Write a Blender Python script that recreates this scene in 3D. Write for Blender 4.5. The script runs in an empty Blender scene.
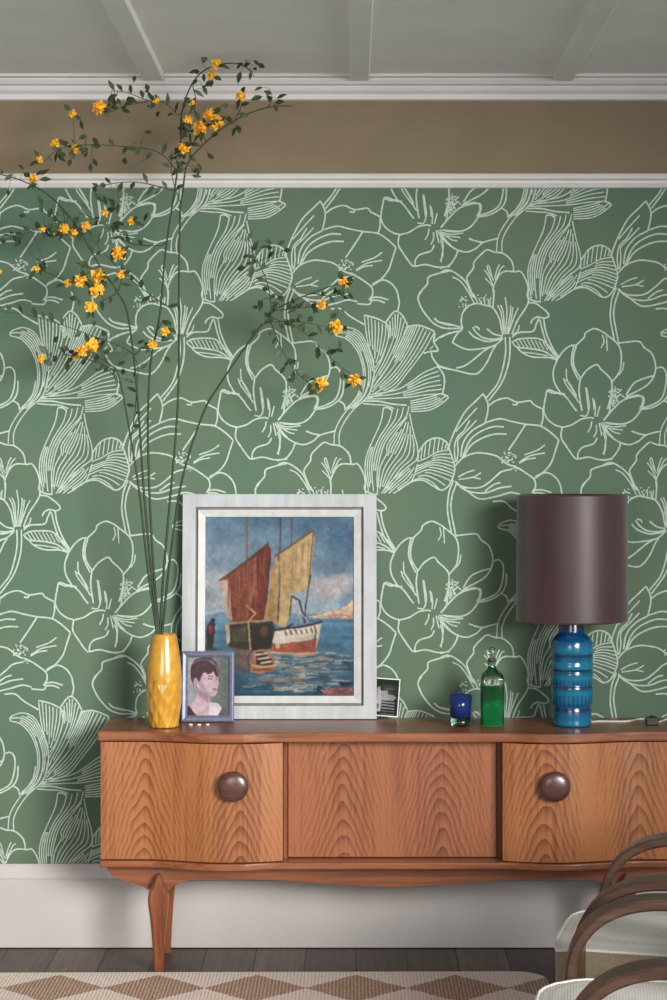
import bpy, math, random
import numpy as np
from mathutils import Vector, Matrix, noise as mnoise
random.seed(7); rng = np.random.default_rng(5)
S = bpy.context.scene; COL = S.collection
PI = math.pi
# ------------------------------------------------------------------ metric frame
F = 1911.8; DW = 6.5; H = 1.639; VX, VY = 350.0, 465.0; K = DW / F
def P(px, py, Y):
    d = DW + Y
    return Vector(((px - VX) * d / F, Y, H - (py - VY) * d / F))
def PX(px, Y): return (px - VX) * (DW + Y) / F
def PZ(py, Y): return H - (py - VY) * (DW + Y) / F

# ------------------------------------------------------------------ helpers
class MB:
    def __init__(s): s.v = []; s.f = []; s.m = []; s.sm = []
    def add(s, vs, fs, mat=0, smooth=False):
        o = len(s.v); s.v += [tuple(v) for v in vs]
        for f in fs:
            s.f.append(tuple(i + o for i in f)); s.m.append(mat); s.sm.append(smooth)
    def box(s, x0, x1, y0, y1, z0, z1, mat=0):
        s.add([(x0,y0,z0),(x1,y0,z0),(x1,y1,z0),(x0,y1,z0),(x0,y0,z1),(x1,y0,z1),(x1,y1,z1),(x0,y1,z1)],
              [(0,3,2,1),(4,5,6,7),(0,1,5,4),(1,2,6,5),(2,3,7,6),(3,0,4,7)], mat)
    def grid(s, rows, mat=0, smooth=True, closed=False):
        n = len(rows[0]); vs = [p for r in rows for p in r]; fs = []
        for i in range(len(rows) - 1):
            for j in range(n if closed else n - 1):
                a = i*n + j; b = i*n + (j+1) % n
                fs.append((a, b, b + n, a + n))
        s.add(vs, fs, mat, smooth)
    def lathe(s, prof, n=48, c=(0,0,0), mat=0, smooth=True, fn=None):
        rows = []
        for (r, z) in prof:
            row = []
            for j in range(n):
                t = 2*PI*j/n
                rr = r if fn is None else fn(r, z, t)
                row.append((c[0] + rr*math.cos(t), c[1] + rr*math.sin(t), c[2] + z))
            rows.append(row)
        s.grid(rows, mat, smooth, True)
    def tube(s, pts, r0, r1=None, n=6, mat=0, cap=True):
        if r1 is None: r1 = r0
        pts = [Vector(p) for p in pts]; rows = []
        up = Vector((0.13, 1, 0.07)).normalized()
        for i, p in enumerate(pts):
            d = (pts[min(i+1, len(pts)-1)] - pts[max(i-1, 0)])
            if d.length < 1e-9: d = Vector((0,0,1))
            d.normalize()
            a = d.cross(up)
            if a.length < 1e-3: a = d.cross(Vector((1,0,0)))
            a.normalize(); b = d.cross(a)
            r = r0 + (r1 - r0) * i / max(1, len(pts)-1)
            rows.append([p + (a*math.cos(2*PI*k/n) + b*math.sin(2*PI*k/n))*r for k in range(n)])
        s.grid(rows, mat, True, True)
        if cap:
            s.add(rows[0], [tuple(range(n))], mat); s.add(rows[-1], [tuple(range(n))[::-1]], mat)
    def prism(s, poly, y0, y1, mat=0):           # polygon in xz, extruded along y
        n = len(poly)
        vs = [(p[0], y0, p[1]) for p in poly] + [(p[0], y1, p[1]) for p in poly]
        fs = [tuple(range(n)), tuple(range(n, 2*n))[::-1]] + [(i, i+n, (i+1) % n + n, (i+1) % n) for i in range(n)]
        s.add(vs, fs, mat)
    def slab(s, poly, z0, z1, mat=0, smooth=False):            # polygon in xy, extruded along z
        n = len(poly)
        vs = [(p[0], p[1], z0) for p in poly] + [(p[0], p[1], z1) for p in poly]
        fs = [tuple(range(n))[::-1], tuple(range(n, 2*n))] + [(i, (i+1) % n, (i+1) % n + n, i+n) for i in range(n)]
        s.add(vs, fs, mat)
    def build(s, name, mats, parent=None, bevel=0, loc=None, segs=2, fix=True):
        me = bpy.data.meshes.new(name); me.from_pydata(s.v, [], s.f)
        if not isinstance(mats, (list, tuple)): mats = [mats]
        for m in mats: me.materials.append(m)
        me.polygons.foreach_set('material_index', s.m)
        me.polygons.foreach_set('use_smooth', s.sm)
        if fix:
            import bmesh
            bm = bmesh.new(); bm.from_mesh(me)
            bmesh.ops.recalc_face_normals(bm, faces=bm.faces); bm.to_mesh(me); bm.free()
        me.update()
        o = bpy.data.objects.new(name, me); COL.objects.link(o)
        if parent: o.parent = parent
        if loc: o.location = loc
        if bevel:
            b = o.modifiers.new('bevel', 'BEVEL'); b.width = bevel; b.segments = segs; b.limit_method = 'ANGLE'; b.angle_limit = 0.7
            b.harden_normals = False
        return o
def tag(o, label, cat, group=None):
    o['label'] = label; o['category'] = cat
    if group: o['group'] = group
    return o
def empty(name, loc, label, cat, rot=(0,0,0), group=None):
    o = bpy.data.objects.new(name, None); COL.objects.link(o); o.location = loc; o.rotation_euler = rot
    o.empty_display_size = .05
    return tag(o, label, cat, group)
def struct(o): o['kind'] = 'structure'; return o

def catmull(pts, per=6):
    pts = [np.array(p, float) for p in pts]
    if len(pts) < 3: return [tuple(p) for p in pts]
    P_ = [2*pts[0] - pts[1]] + pts + [2*pts[-1] - pts[-2]]; out = []
    for i in range(1, len(P_) - 2):
        a, b, c, d = P_[i-1:i+3]
        for t in np.linspace(0, 1, per, endpoint=False):
            out.append(tuple(.5*((2*b) + (-a + c)*t + (2*a - 5*b + 4*c - d)*t*t + (-a + 3*b - 3*c + d)*t**3)))
    out.append(tuple(pts[-1])); return out
def resample(pts, n):
    p = np.array(pts, float); d = np.r_[0, np.cumsum(np.linalg.norm(np.diff(p, axis=0), axis=1))]
    t = np.linspace(0, d[-1], n)
    return np.stack([np.interp(t, d, p[:, k]) for k in range(p.shape[1])], 1)

# ------------------------------------------------------------------ materials
def lin(c):
    out = []
    for v in c[:3]:
        v /= 255
        out.append(v/12.92 if v <= .04045 else ((v + .055)/1.055)**2.4)
    return (*out, 1)
class NT:
    def __init__(s, name):
        s.m = bpy.data.materials.new(name); s.m.use_nodes = True; s.t = s.m.node_tree
        s.b = s.t.nodes['Principled BSDF']
    def n(s, typ, **kw):
        x = s.t.nodes.new(typ)
        for k, v in kw.items(): setattr(x, k, v)
        return x
    def l(s, a, b): s.t.links.new(a, b)
    def val(s, sock, v):
        if hasattr(v, 'is_output') : s.l(v, sock)
        else: sock.default_value = v
    def math(s, op, a, b=None, c=None):
        x = s.n('ShaderNodeMath', operation=op); s.val(x.inputs[0], a)
        if b is not None: s.val(x.inputs[1], b)
        if c is not None: s.val(x.inputs[2], c)
        return x.outputs[0]
    def noise(s, vec, scale, detail=3, rough=.5, dist=0):
        x = s.n('ShaderNodeTexNoise'); x.inputs['Scale'].default_value = scale; x.inputs['Detail'].default_value = detail
        x.inputs['Roughness'].default_value = rough; x.inputs['Distortion'].default_value = dist
        if vec is not None: s.l(vec, x.inputs['Vector'])
        return x.outputs['Fac']
    def ramp(s, fac, stops, interp='LINEAR'):
        x = s.n('ShaderNodeValToRGB'); e = x.color_ramp.elements; x.color_ramp.interpolation = interp
        while len(e) < len(stops): e.new(.5)
        for i, (p, c) in enumerate(stops): e[i].position = p; e[i].color = lin(c)
        s.l(fac, x.inputs[0]); return x.outputs[0]
    def mix(s, fac, a, b, mode='MIX'):
        x = s.n('ShaderNodeMix', data_type='RGBA', blend_type=mode)
        s.val(x.inputs[0], fac); s.val(x.inputs[6], a); s.val(x.inputs[7], b); return x.outputs[2]
    def coords(s, scale=(1,1,1), loc=(0,0,0)):
        tc = s.n('ShaderNodeTexCoord'); mp = s.n('ShaderNodeMapping'); mp.inputs['Scale'].default_value = scale
        mp.inputs['Location'].default_value = loc
        s.l(tc.outputs['Object'], mp.inputs['Vector']); return mp.outputs[0]
    def bump(s, h, strength=.2, dist=.002):
        x = s.n('ShaderNodeBump'); x.inputs['Strength'].default_value = strength; x.inputs['Distance'].default_value = dist
        s.l(h, x.inputs['Height']); s.l(x.outputs[0], s.b.inputs['Normal'])
    def set(s, **kw):
        for k, v in kw.items():
            i = s.b.inputs[k.replace('_', ' ')]
            if isinstance(v, tuple) and len(v) == 3: v = lin(v)
            s.val(i, v)
        return s
def plain(name, c, rough=.6, var=.12, scale=20, spec=.5, metal=0, bump=0, stretch=(1,1,1)):
    t = NT(name); v = t.coords(stretch); nz = t.noise(v, scale, 4)
    a = tuple(x*(1-var) for x in c); b = tuple(min(255, x*(1+var)) for x in c)
    t.set(Base_Color=t.ramp(nz, [(.3, a), (.7, b)]), Roughness=rough, Metallic=metal, Specular_IOR_Level=spec)
    if bump: t.bump(nz, bump)
    return t.m

def wood(name, cs, spacing=.3, off=0., zc=.35, rough=.35, cath=True, axis='z', freq=1., fine=1., coat=.15, dark_edge=None):
    """cs: dark, mid, light sRGB.  Flame-cut veneer: nested arches mirrored every `spacing`."""
    t = NT(name); tc = t.n('ShaderNodeTexCoord'); sp = t.n('ShaderNodeSeparateXYZ'); t.l(tc.outputs['Object'], sp.inputs[0])
    X, Y, Z = sp.outputs
    if axis == 'x': X, Z = Z, X
    cmb = t.n('ShaderNodeCombineXYZ'); t.l(X, cmb.inputs[0]); t.l(Y, cmb.inputs[1]); t.l(Z, cmb.inputs[2]); vec = cmb.outputs[0]
    def mp(sc):
        m = t.n('ShaderNodeMapping'); m.inputs['Scale'].default_value = sc; t.l(vec, m.inputs['Vector']); return m.outputs[0]
    streak = t.noise(mp((90, 90, 2.2)), 1, 4, .6)
    pores = t.noise(mp((420, 420, 14)), 1, 2, .6)
    warp = t.noise(mp((7, 7, 2.5)), 1, 3, .5)
    broad = t.noise(mp((9, 3, 1.2)), 1, 2)
    if cath:
        dx = t.math('PINGPONG', t.math('ADD', t.math('ABSOLUTE', X), -off + spacing*50), spacing/2)
        dx = t.math('ADD', dx, t.math('MULTIPLY', t.math('SUBTRACT', warp, .5), .03))
        dx = t.math('SQRT', t.math('ADD', t.math('MULTIPLY', dx, dx), .016*.016))
        q = t.math('POWER', t.math('MULTIPLY', dx, 2/spacing), 1.3)
        f = t.math('ADD', t.math('MULTIPLY', q, .85), t.math('MULTIPLY', t.math('SUBTRACT', Z, zc), 1.9))
        f = t.math('ADD', f, t.math('MULTIPLY', warp, .30))
        # rings get tighter away from the arch centre
        ring = t.math('MULTIPLY', f, 10.5*freq)
        ring = t.math('FRACT', t.math('ADD', ring, 40))
        g = t.math('POWER', ring, 2.2)
        flat = t.math('SUBTRACT', 1.1, t.math('MULTIPLY', dx, 1.6/spacing))
        g = t.math('MULTIPLY', g, flat)
    else:
        g = t.noise(mp((26*freq, 26*freq, 1.1)), 1, 3, .55, .4)
    s = t.math('ADD', t.math('MULTIPLY', g, .55), t.math('MULTIPLY', t.math('SUBTRACT', streak, .5), .95*fine))
    s = t.math('ADD', s, t.math('MULTIPLY', t.math('SUBTRACT', pores, .5), .55*fine))
    s = t.math('ADD', s, t.math('MULTIPLY', t.math('SUBTRACT', broad, .5), .8))
    col = t.ramp(s, [(0, cs[2]), (.38, cs[1]), (.85, cs[0])])
    t.set(Base_Color=col, Roughness=rough, Coat_Weight=coat, Coat_Roughness=.25)
    t.bump(streak, .05, .001)
    return t.m

M = {}
TEAK = ((64,31,16), (122,69,37), (158,100,57))
M['teak_door'] = wood('teak_flame_door', TEAK, .311, .797, .35)
M['teak_panel'] = wood('teak_flame_panel', ((66,33,20), (116,64,40), (148,90,57)), .32, .16, .35)
M['teak'] = wood('teak_straight', ((74,38,22),(120,67,40),(150,93,60)), cath=False, axis='x')
M['teak_leg'] = wood('teak_leg', ((74,36,18),(116,62,34),(146,86,50)), cath=False)
M['knob'] = wood('dark_rosewood', ((40,22,18),(70,42,36),(92,58,50)), cath=False, axis='x', rough=.3, coat=.4)
M['bentwood'] = wood('chair_bentwood', ((34,21,16),(66,45,34),(90,66,50)), cath=False, axis='x', rough=.4, fine=.8)

# wallpaper
def mk_paper():
    t = NT('green_wallpaper'); v = t.coords()
    n1 = t.noise(v, 2.3, 2); n2 = t.noise(v, 5.5, 2); n3 = t.noise(v, 420, 2)
    a = t.ramp(n1, [(.35, (80,105,88)), (.65, (90,108,86))]); b = t.mix(t.ramp(n2, [(.45,(0,0,0)),(.72,(110,110,110))]), a, lin((90,104,76)))
    t.set(Base_Color=b, Roughness=.75, Specular_IOR_Level=.25); t.bump(n3, .06, .0006); return t.m
M['paper'] = mk_paper()
M['line'] = plain('wallpaper_pale_line', (170,184,172), .7, .08, 60)
M['frieze'] = plain('taupe_frieze_paint', (122,108,86), .85, .03, 6)
M['white'] = plain('white_gloss_paint', (204,201,199), .45, .02, 5)
M['skirt'] = plain('white_skirting_paint', (186,180,177), .45, .02, 4)
M['ceil'] = plain('ceiling_paint', (236,236,232), .9, .015, 3)
M['batten'] = plain('ceiling_batten_paint', (230,230,226), .8, .015, 3)

def mk_floor():
    t = NT('dark_floorboards'); tc = t.n('ShaderNodeTexCoord'); sp = t.n('ShaderNodeSeparateXYZ'); t.l(tc.outputs['Object'], sp.inputs[0])
    w = .168; u = t.math('DIVIDE', t.math('ADD', sp.outputs[0], 10.06), w); fr = t.math('FRACT', u); idx = t.math('FLOOR', u)
    wn = t.n('ShaderNodeTexWhiteNoise', noise_dimensions='1D'); t.l(idx, wn.inputs['W'])
    mp = t.n('ShaderNodeMapping'); mp.inputs['Scale'].default_value = (60, 2.5, 1); t.l(tc.outputs['Object'], mp.inputs['Vector'])
    g = t.noise(mp.outputs[0], 1, 5, .65); blot = t.noise(tc.outputs['Object'], 9, 3)
    s = t.math('ADD', t.math('MULTIPLY', g, .6), t.math('ADD', t.math('MULTIPLY', wn.outputs[0], .3), t.math('MULTIPLY', blot, .25)))
    col = t.ramp(s, [(.25, (54,43,38)), (.55, (88,74,66)), (.9, (124,108,98))])
    edge = t.math('LESS_THAN', t.math('ABSOLUTE', t.math('SUBTRACT', fr, .5)), .485)
    col = t.mix(edge, lin((22,18,17)), col)
    t.set(Base_Color=col, Roughness=.5); t.bump(g, .2, .002); return t.m
M['floor'] = mk_floor()
def mk_rug():
    t = NT('jute_diamond_rug'); tc = t.n('ShaderNodeTexCoord'); sp = t.n('ShaderNodeSeparateXYZ'); t.l(tc.outputs['Object'], sp.inputs[0])
    X, Y = sp.outputs[0], sp.outputs[1]
    n = t.math('MULTIPLY', t.math('SUBTRACT', t.noise(tc.outputs['Object'], 60, 2), .5), .05)
    dx = t.math('DIVIDE', t.math('PINGPONG', t.math('ADD', X, .611+3.15), .1575), .158)
    dy = t.math('DIVIDE', t.math('PINGPONG', t.math('ADD', Y, .549+9.2), .23), .15)
    d = t.math('ADD', t.math('ADD', dx, dy), t.math('MULTIPLY', n, 4))
    dia = t.math('LESS_THAN', d, 1.02)
    br = t.noise(tc.outputs['Object'], 140, 3, .7)
    wv = t.n('ShaderNodeTexWave', wave_type='BANDS', bands_direction='X'); wv.inputs['Scale'].default_value = 28; wv.inputs['Distortion'].default_value = 4
    wv.inputs['Detail'].default_value = 2; wv.inputs['Detail Scale'].default_value = 3
    t.l(tc.outputs['Object'], wv.inputs['Vector'])
    h = t.math('ADD', t.math('MULTIPLY', wv.outputs['Fac'], .5), t.math('MULTIPLY', br, .6))
    pale = t.ramp(h, [(.1, (206,180,164)), (.45, (244,224,210)), (.9, (252,238,228))])
    brown = t.ramp(h, [(.1, (136,106,86)), (.5, (180,148,126)), (.9, (224,196,176))])
    t.set(Base_Color=t.mix(dia, pale, brown), Roughness=.95, Specular_IOR_Level=.1); t.bump(h, .45, .005); return t.m
M['rug'] = mk_rug()
def mk_weave():
    t = NT('cream_woven_upholstery'); v = t.coords()
    w1 = t.n('ShaderNodeTexWave', bands_direction='X'); w1.inputs['Scale'].default_value = 45; t.l(v, w1.inputs['Vector'])
    w2 = t.n('ShaderNodeTexWave', bands_direction='Y'); w2.inputs['Scale'].default_value = 45; t.l(v, w2.inputs['Vector'])
    w3 = t.n('ShaderNodeTexWave', bands_direction='Z'); w3.inputs['Scale'].default_value = 45; t.l(v, w3.inputs['Vector'])
    h = t.math('ADD', t.math('MULTIPLY', w1.outputs['Fac'], .4), t.math('ADD', t.math('MULTIPLY', w2.outputs['Fac'], .4), t.math('MULTIPLY', w3.outputs['Fac'], .3)))
    t.set(Base_Color=t.ramp(h, [(.1, (214,208,200)), (.6, (242,237,231)), (1., (250,246,240))]), Roughness=.9, Specular_IOR_Level=.15); t.bump(h, .35, .002); return t.m
M['weave'] = mk_weave()
M['seat_side'] = plain('shaded_cream_border', (146,132,110), .9, .08, 300, bump=.1)  # shade on the seat sides is put into a darker upholstery colour
M['frame_white'] = plain('chalky_white_frame', (166,169,171), .55, .06, 30, stretch=(1,1,.2))
M['frame_lip'] = plain('white_frame_lip', (180,180,178), .5, .04, 30)
M['frame_groove'] = plain('shaded_frame_groove', (112,108,100), .8, .1, 30)  # shadow in the groove is painted in as a darker tone
M['portrait_frame'] = plain('slate_lilac_frame', (104,109,128), .35, .08, 60, metal=.25)
M['frame_back'] = plain('brown_backing_board', (92,70,50), .9, .1, 30)
M['paper_white'] = plain('white_photo_border', (218,222,218), .6, .02, 30)
def mk_vc(name, rough=.5, bump=0):
    t = NT(name); a = t.n('ShaderNodeVertexColor', layer_name='Col'); t.set(Base_Color=a.outputs['Color'], Roughness=rough, Specular_IOR_Level=.15)
    if bump: t.bump(t.noise(t.coords(), 160, 4), bump, .002)
    return t.m
M['oil'] = mk_vc('oil_paint_canvas', .7, .15); M['photo'] = mk_vc('glossy_photo_print', .35)

def mk_vase():
    t = NT('mustard_glaze'); v = t.coords(); n = t.noise(v, 30, 3); n2 = t.noise(v, 90, 2)
    c = t.ramp(n, [(.3, (172,122,36)), (.7, (198,148,52))]); t.set(Base_Color=c, Roughness=.22, Coat_Weight=.5, Coat_Roughness=.08); return t.m
M['vase'] = mk_vase()
M['shade'] = plain('brown_satin_shade', (54,30,29), .45, .05, 40, spec=.5, stretch=(1,1,.1))
M['shade'].node_tree.nodes['Principled BSDF'].inputs['Sheen Weight'].default_value = .3
def mk_lampglaze():
    t = NT('blue_banded_glaze'); tc = t.n('ShaderNodeTexCoord'); sp = t.n('ShaderNodeSeparateXYZ'); t.l(tc.outputs['Object'], sp.inputs[0])
    mp = t.n('ShaderNodeMapping'); mp.inputs['Scale'].default_value = (10, 10, 160); t.l(tc.outputs['Object'], mp.inputs['Vector'])
    n = t.noise(mp.outputs[0], 1, 4, .65); n2 = t.noise(tc.outputs['Object'], 45, 3)
    z = t.math('DIVIDE', sp.outputs[2], .34)
    z = t.math('ADD', z, t.math('MULTIPLY', t.math('SUBTRACT', n2, .5), .012))
    B = (10,62,106); Tq = (14,112,138); Dk = (8,34,66); md = (12,80,122)
    band = t.ramp(z, [(0, Dk), (.03, Tq), (.13, md), (.165, Dk), (.2, md), (.33, Tq), (.385, Dk), (.40, md), (.47, Tq), (.545, Dk), (.57, Tq), (.66, md), (.685, Dk), (.72, Tq), (.8, md), (.87, B), (1, Dk)])
    # stamped marks: small cells in two of the bands
    ang = t.math('ARCTAN2', sp.outputs[1], sp.outputs[0])
    c1 = t.math('FRACT', t.math('MULTIPLY', ang, 4.6)); cell = t.math('LESS_THAN', t.math('ABSOLUTE', t.math('SUBTRACT', c1, .5)), .16)
    inb = t.math('MULTIPLY', t.math('GREATER_THAN', z, .20), t.math('LESS_THAN', z, .31))
    inb2 = t.math('MULTIPLY', t.math('GREATER_THAN', z, .395), t.math('LESS_THAN', z, .45))
    mk = t.math('MULTIPLY', t.math('MULTIPLY', cell, t.math('ADD', inb, inb2)), .55)
    col = t.mix(mk, band, lin(Dk))
    col = t.mix(t.math('MULTIPLY', t.math('SUBTRACT', n, .42), 1.1), col, lin((8,50,92)))
    t.set(Base_Color=col, Roughness=.2, Coat_Weight=.5, Coat_Roughness=.1); t.bump(t.math('ADD', t.math('MULTIPLY', mk, -1.), t.math('MULTIPLY', n, .25)), .4, .003); return t.m
M['lamp'] = mk_lampglaze()
M['brass'] = plain('aged_brass', (150,120,70), .35, .1, 60, metal=1)
M['cord'] = plain('pale_flex', (196,196,184), .5, .05, 60)
M['black'] = plain('black_plastic', (16,15,15), .4, .1, 60)
def glass(name, c, rough=.02, ior=1.45, tr=1.):
    t = NT(name); n = t.noise(t.coords(), 40, 2)
    a = tuple(x*.96 for x in c)
    t.set(Base_Color=t.ramp(n, [(.3, a), (.7, c)]), Roughness=rough, Transmission_Weight=tr, IOR=ior); return t.m
M['glass'] = glass('clear_glass', (240,246,242)); M['blue_glass'] = glass('cobalt_glass', (44,76,158), tr=.7); M['dark_glass'] = glass('dark_bottle_glass', (92,120,104))
M['liquid'] = glass('green_liquid', (8,168,92), .03, 1.2, .4)
M['bark'] = plain('green_brown_stem', (34,48,30), .6, .2, 60)
M['leafm'] = plain('kerria_leaf', (44,60,30), .55, .3, 25)
def mk_petal():
    t = NT('yellow_pompom_petal'); n = t.noise(t.coords(), 90, 2)
    t.set(Base_Color=t.ramp(n, [(.3, (226,158,26)), (.7, (248,200,70))]), Roughness=.65); return t.m
M['petal'] = mk_petal()
M['bead'] = plain('pale_bead', (226,214,196), .4, .04, 60)

# ------------------------------------------------------------------ wallpaper drawing (one repeat, half-drop lattice)
PER = (325.6, 0.0); ROW = (162.8, -192.6)
Zm = {1:(330,180), 2:(440,180), 3:(547,180), 4:(330,290), 5:(440,290), 6:(547,290), 7:(440,390), 8:(360,390)}
def z(k, pts, row=0):
    s = 667/120; ox, oy = Zm[k]
    return [(ox + x/s - row*ROW[0], oy + y/s - row*ROW[1]) for x, y in pts]
STR = []   # (points px, width px)
def L(k, s, row=0, w=1.6):
    pts = [tuple(map(float, q.split(','))) for q in s.split()]
    STR.append((catmull(z(k, pts, row), 5), w))
def LOFT(k, curves, n, row=0, w=1.2, gap=1.75):
    cs = [resample(catmull(z(k, [tuple(map(float, q.split(','))) for q in c.split()], row), 6), 22) for c in curves]
    kept = []; order = [0, n-1] + sorted(range(1, n-1), key=lambda i: bin(i)[::-1], reverse=True)
    for i in order:                     # strands stop where they would run into their neighbours
        t = i/(n-1)*(len(cs)-1); a = min(int(t), len(cs)-2); f = t - a
        q = cs[a]*(1-f) + cs[a+1]*f
        if kept:
            allk = np.concatenate(kept); ok = np.array([np.hypot(*(allk - p).T).min() > gap for p in q])
            best = (0, 0); st = None
            for j, v in enumerate(list(ok) + [False]):
                if v and st is None: st = j
                if not v and st is not None:
                    if j - st > best[1] - best[0]: best = (st, j)
                    st = None
            q = q[best[0]:best[1]]
        if len(q) > 2:
            kept.append(resample(q, 60)); STR.append(([tuple(p) for p in q], w))
def DOTS(k, cx, cy, rx, ry, n, row=0):
    for _ in range(n):
        a = random.uniform(0, 2*PI); r = math.sqrt(random.random())
        x, y = cx + rx*r*math.cos(a), cy + ry*r*math.sin(a)
        STR.append((z(k, [(x-4, y), (x+4, y+random.uniform(-3,3))], row), 1.3))
# flower C
L(2,'300,640 297,595 325,535 360,508 420,510 445,507 470,540 488,590 490,650'); L(5,'490,40 490,70 470,110 430,170 400,245')
L(2,'410,508 405,470 390,440 350,408 300,400 265,388 240,402 190,455 185,490 150,540 155,572 175,622 190,655')
for s in ('298,640 290,575 262,520 245,500','300,560 275,520 262,485 272,478 290,540','303,545 315,505 325,480 332,470','306,555 325,520 340,490 357,476','300,600 275,570 250,545'): L(2, s, w=1.3)
L(1,'667,505 620,515 555,535 543,552 540,580 500,625 490,655'); L(2,'0,515 40,500 90,520 145,570 180,650'); L(2,'70,540 110,560 150,610 175,645', w=1.3)
L(4,'510,5 490,38 495,70 520,120 570,180 620,208 667,216'); L(5,'45,214 85,214 125,213'); L(5,'0,180 60,192 127,210'); L(4,'580,155 600,175 640,190 675,197')
L(5,'127,213 118,180 125,130 150,95 200,75 250,85 295,100 330,160 340,210 350,250'); DOTS(5,135,75,34,46,22); DOTS(5,235,50,40,28,10)
for s in ('150,0 190,72','185,20 212,76','215,45 232,80','245,40 250,82','270,50 268,88','282,40 276,90'): L(5, s, w=1.2)
L(5,'300,0 297,60 293,100'); L(5,'125,215 95,245 72,285 85,302 150,330 230,326 300,310 348,272')
L(5,'160,230 190,260 250,284 300,282 350,268'); L(5,'190,203 210,208 218,222'); L(5,'182,207 200,235 240,265 300,274 350,263'); L(5,'260,215 300,245 348,256')
L(5,'90,435 135,422 180,392 240,342 290,312'); L(4,'562,345 572,380 610,425 667,442'); L(5,'0,424 40,436 100,450 180,468 220,455 262,400 290,340 312,308')
L(5,'0,265 50,242 122,224'); L(4,'575,290 610,262 667,238')
for s in ('355,245 340,130 320,85','358,245 352,130 336,82','362,245 372,120 362,40','370,245 390,130 392,85','375,245 396,160 405,95','380,245 412,150 436,98'): L(5, s, w=1.3)
L(5,'400,250 430,230 442,195', w=1.3); L(5,'400,262 440,236 515,230 535,190 550,158'); L(5,'490,70 530,75 568,100 600,130 600,150 575,156 540,150 512,168 505,187')
L(5,'362,262 365,340 350,430 320,520 255,602'); L(5,'388,262 388,350 375,430 340,520 270,617')
L(5,'400,290 440,272 520,268 570,280 620,330 655,385'); L(5,'400,290 430,318 500,326 580,342 645,385'); L(5,'425,315 460,350 520,373 600,375 648,388'); L(5,'450,345 520,352 600,366', w=1.2)
for i in range(8): L(5, f'{418+i*22},{276+max(0,i-4)*4} {445+i*22},{317+i*2.5}', w=1.1)
L(5,'555,165 572,235 600,312 655,385'); L(5,'575,155 588,230 620,310 662,378')
# fan A
LOFT(4, ['35,255 90,270 140,320 170,380 185,450 180,540 150,600 80,667','45,225 100,208 160,230 195,280 225,360 245,430 240,515 205,600 120,660'], 7); L(4,'35,255 32,240 45,225')
L(4,'190,140 250,155 300,178 330,205'); LOFT(4, ['190,140 200,230 215,310 245,405','330,205 325,265 292,365 250,432'], 8)
L(4,'310,180 345,132 370,118 402,142 430,192'); LOFT(4, ['315,190 325,260 290,380 245,470 228,560','370,122 362,250 312,380 260,480 228,570','430,195 388,300 325,420 255,520 225,582'], 8)
L(4,'430,202 490,196 545,214 580,235 575,285'); LOFT(4, ['435,205 385,310 320,430 240,545','490,198 430,330 360,440 230,580','578,240 520,340 430,460 350,550 200,605'], 10)
L(4,'575,290 598,325 595,340 560,341 520,352'); L(4,'555,330 575,310', w=1.2)
L(4,'600,425 630,470 636,520 625,578'); LOFT(4, ['600,425 520,460 450,510 370,555 225,582','628,577 540,582 430,597 330,602 200,606'], 7); L(4,'625,578 652,590 656,605')
LOFT(8, ['455,20 380,40 280,62','490,45 445,82 380,113 282,120'], 6); L(8,'20,62 100,62 180,78 260,85')
LOFT(2, ['468,45 450,120 400,190 345,270 320,330 315,397','530,55 510,120 470,165 420,210 370,280 345,340 345,402'], 4, 1)
L(2,'475,172 540,178 600,182 650,200', 1, w=1.3)
# bird B
LOFT(8, ['130,100 115,180 75,270 38,360 28,440 48,562','180,110 160,180 105,270 75,350 65,440 75,565','272,90 255,150 200,210 140,290 110,380 95,470 98,575'], 7); L(8,'130,100 152,98 178,112')
LOFT(8, ['262,150 205,225 150,310 150,352 112,430 102,540','276,135 255,230 230,300 190,370 140,450 112,555','275,130 298,240 318,310 316,385 250,440 142,570'], 10)
LOFT(8, ['318,388 250,440 180,500 120,575','320,412 290,500 240,540 185,575'], 6); L(8,'35,500 25,550 60,575 100,580')
L(8,'325,345 370,287 430,266 480,290 498,335'); LOFT(8, ['325,345 322,390','372,287 360,372','430,268 420,345','480,290 470,325','498,335 495,330'], 10, w=1.15)
LOFT(8, ['318,398 370,378 430,345 498,332','312,420 390,392 450,380 520,395','305,455 390,418 450,422 525,450','295,480 370,450 440,465 515,490','280,510 340,490 400,512 445,556'], 11)
L(8,'498,335 525,420 521,470 490,535 450,556 405,532 350,502 300,505 260,525 210,560')
# flower D
L(7,'240,20 200,60 140,120 90,210 60,280 50,315'); L(7,'240,20 265,72 265,120 250,183')
for s in ('205,100 150,160 88,232','165,170 130,230 115,242 90,275 80,330 85,400','203,168 150,225 112,262 98,285 100,345 92,400'): L(7, s, w=1.4)
for s in ('250,185 180,225 130,290 115,372','355,205 290,205 210,240 160,290 125,375','370,245 300,246 230,270 170,310 130,376'): L(7, s)
L(7,'265,92 310,60 370,45 430,68 500,60 520,80 570,106'); L(7,'430,70 425,82 402,80'); L(7,'250,183 330,160 400,175 475,190 530,195 570,205 620,240 660,278')
L(7,'572,108 572,160 560,200'); L(7,'475,192 430,262 380,335'); L(7,'660,280 640,340 620,400 580,452 530,482')
for s in ('470,360 540,335 583,305','440,402 500,366 583,350','440,408 480,386 532,378'): L(7, s, w=1.4)
L(7,'85,420 130,375 200,350 270,355 320,370 370,410 430,432 490,470 525,500 530,540 510,572'); DOTS(7,375,378,50,34,34); DOTS(7,415,440,22,24,12)
L(7,'400,440 340,455 300,490 240,535 180,545 120,535 85,508')
for s in ('100,485 145,460 192,445','105,497 180,485 228,460','180,485 226,495'): L(7, s, w=1.3)
for s in ('398,535 330,545 260,570 190,570 130,550 85,511','335,515 300,525 250,562','445,580 390,570 320,590 220,605 150,560 85,513'): L(7, s)
L(4,'0,105 60,105 110,145 190,192',1)
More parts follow.
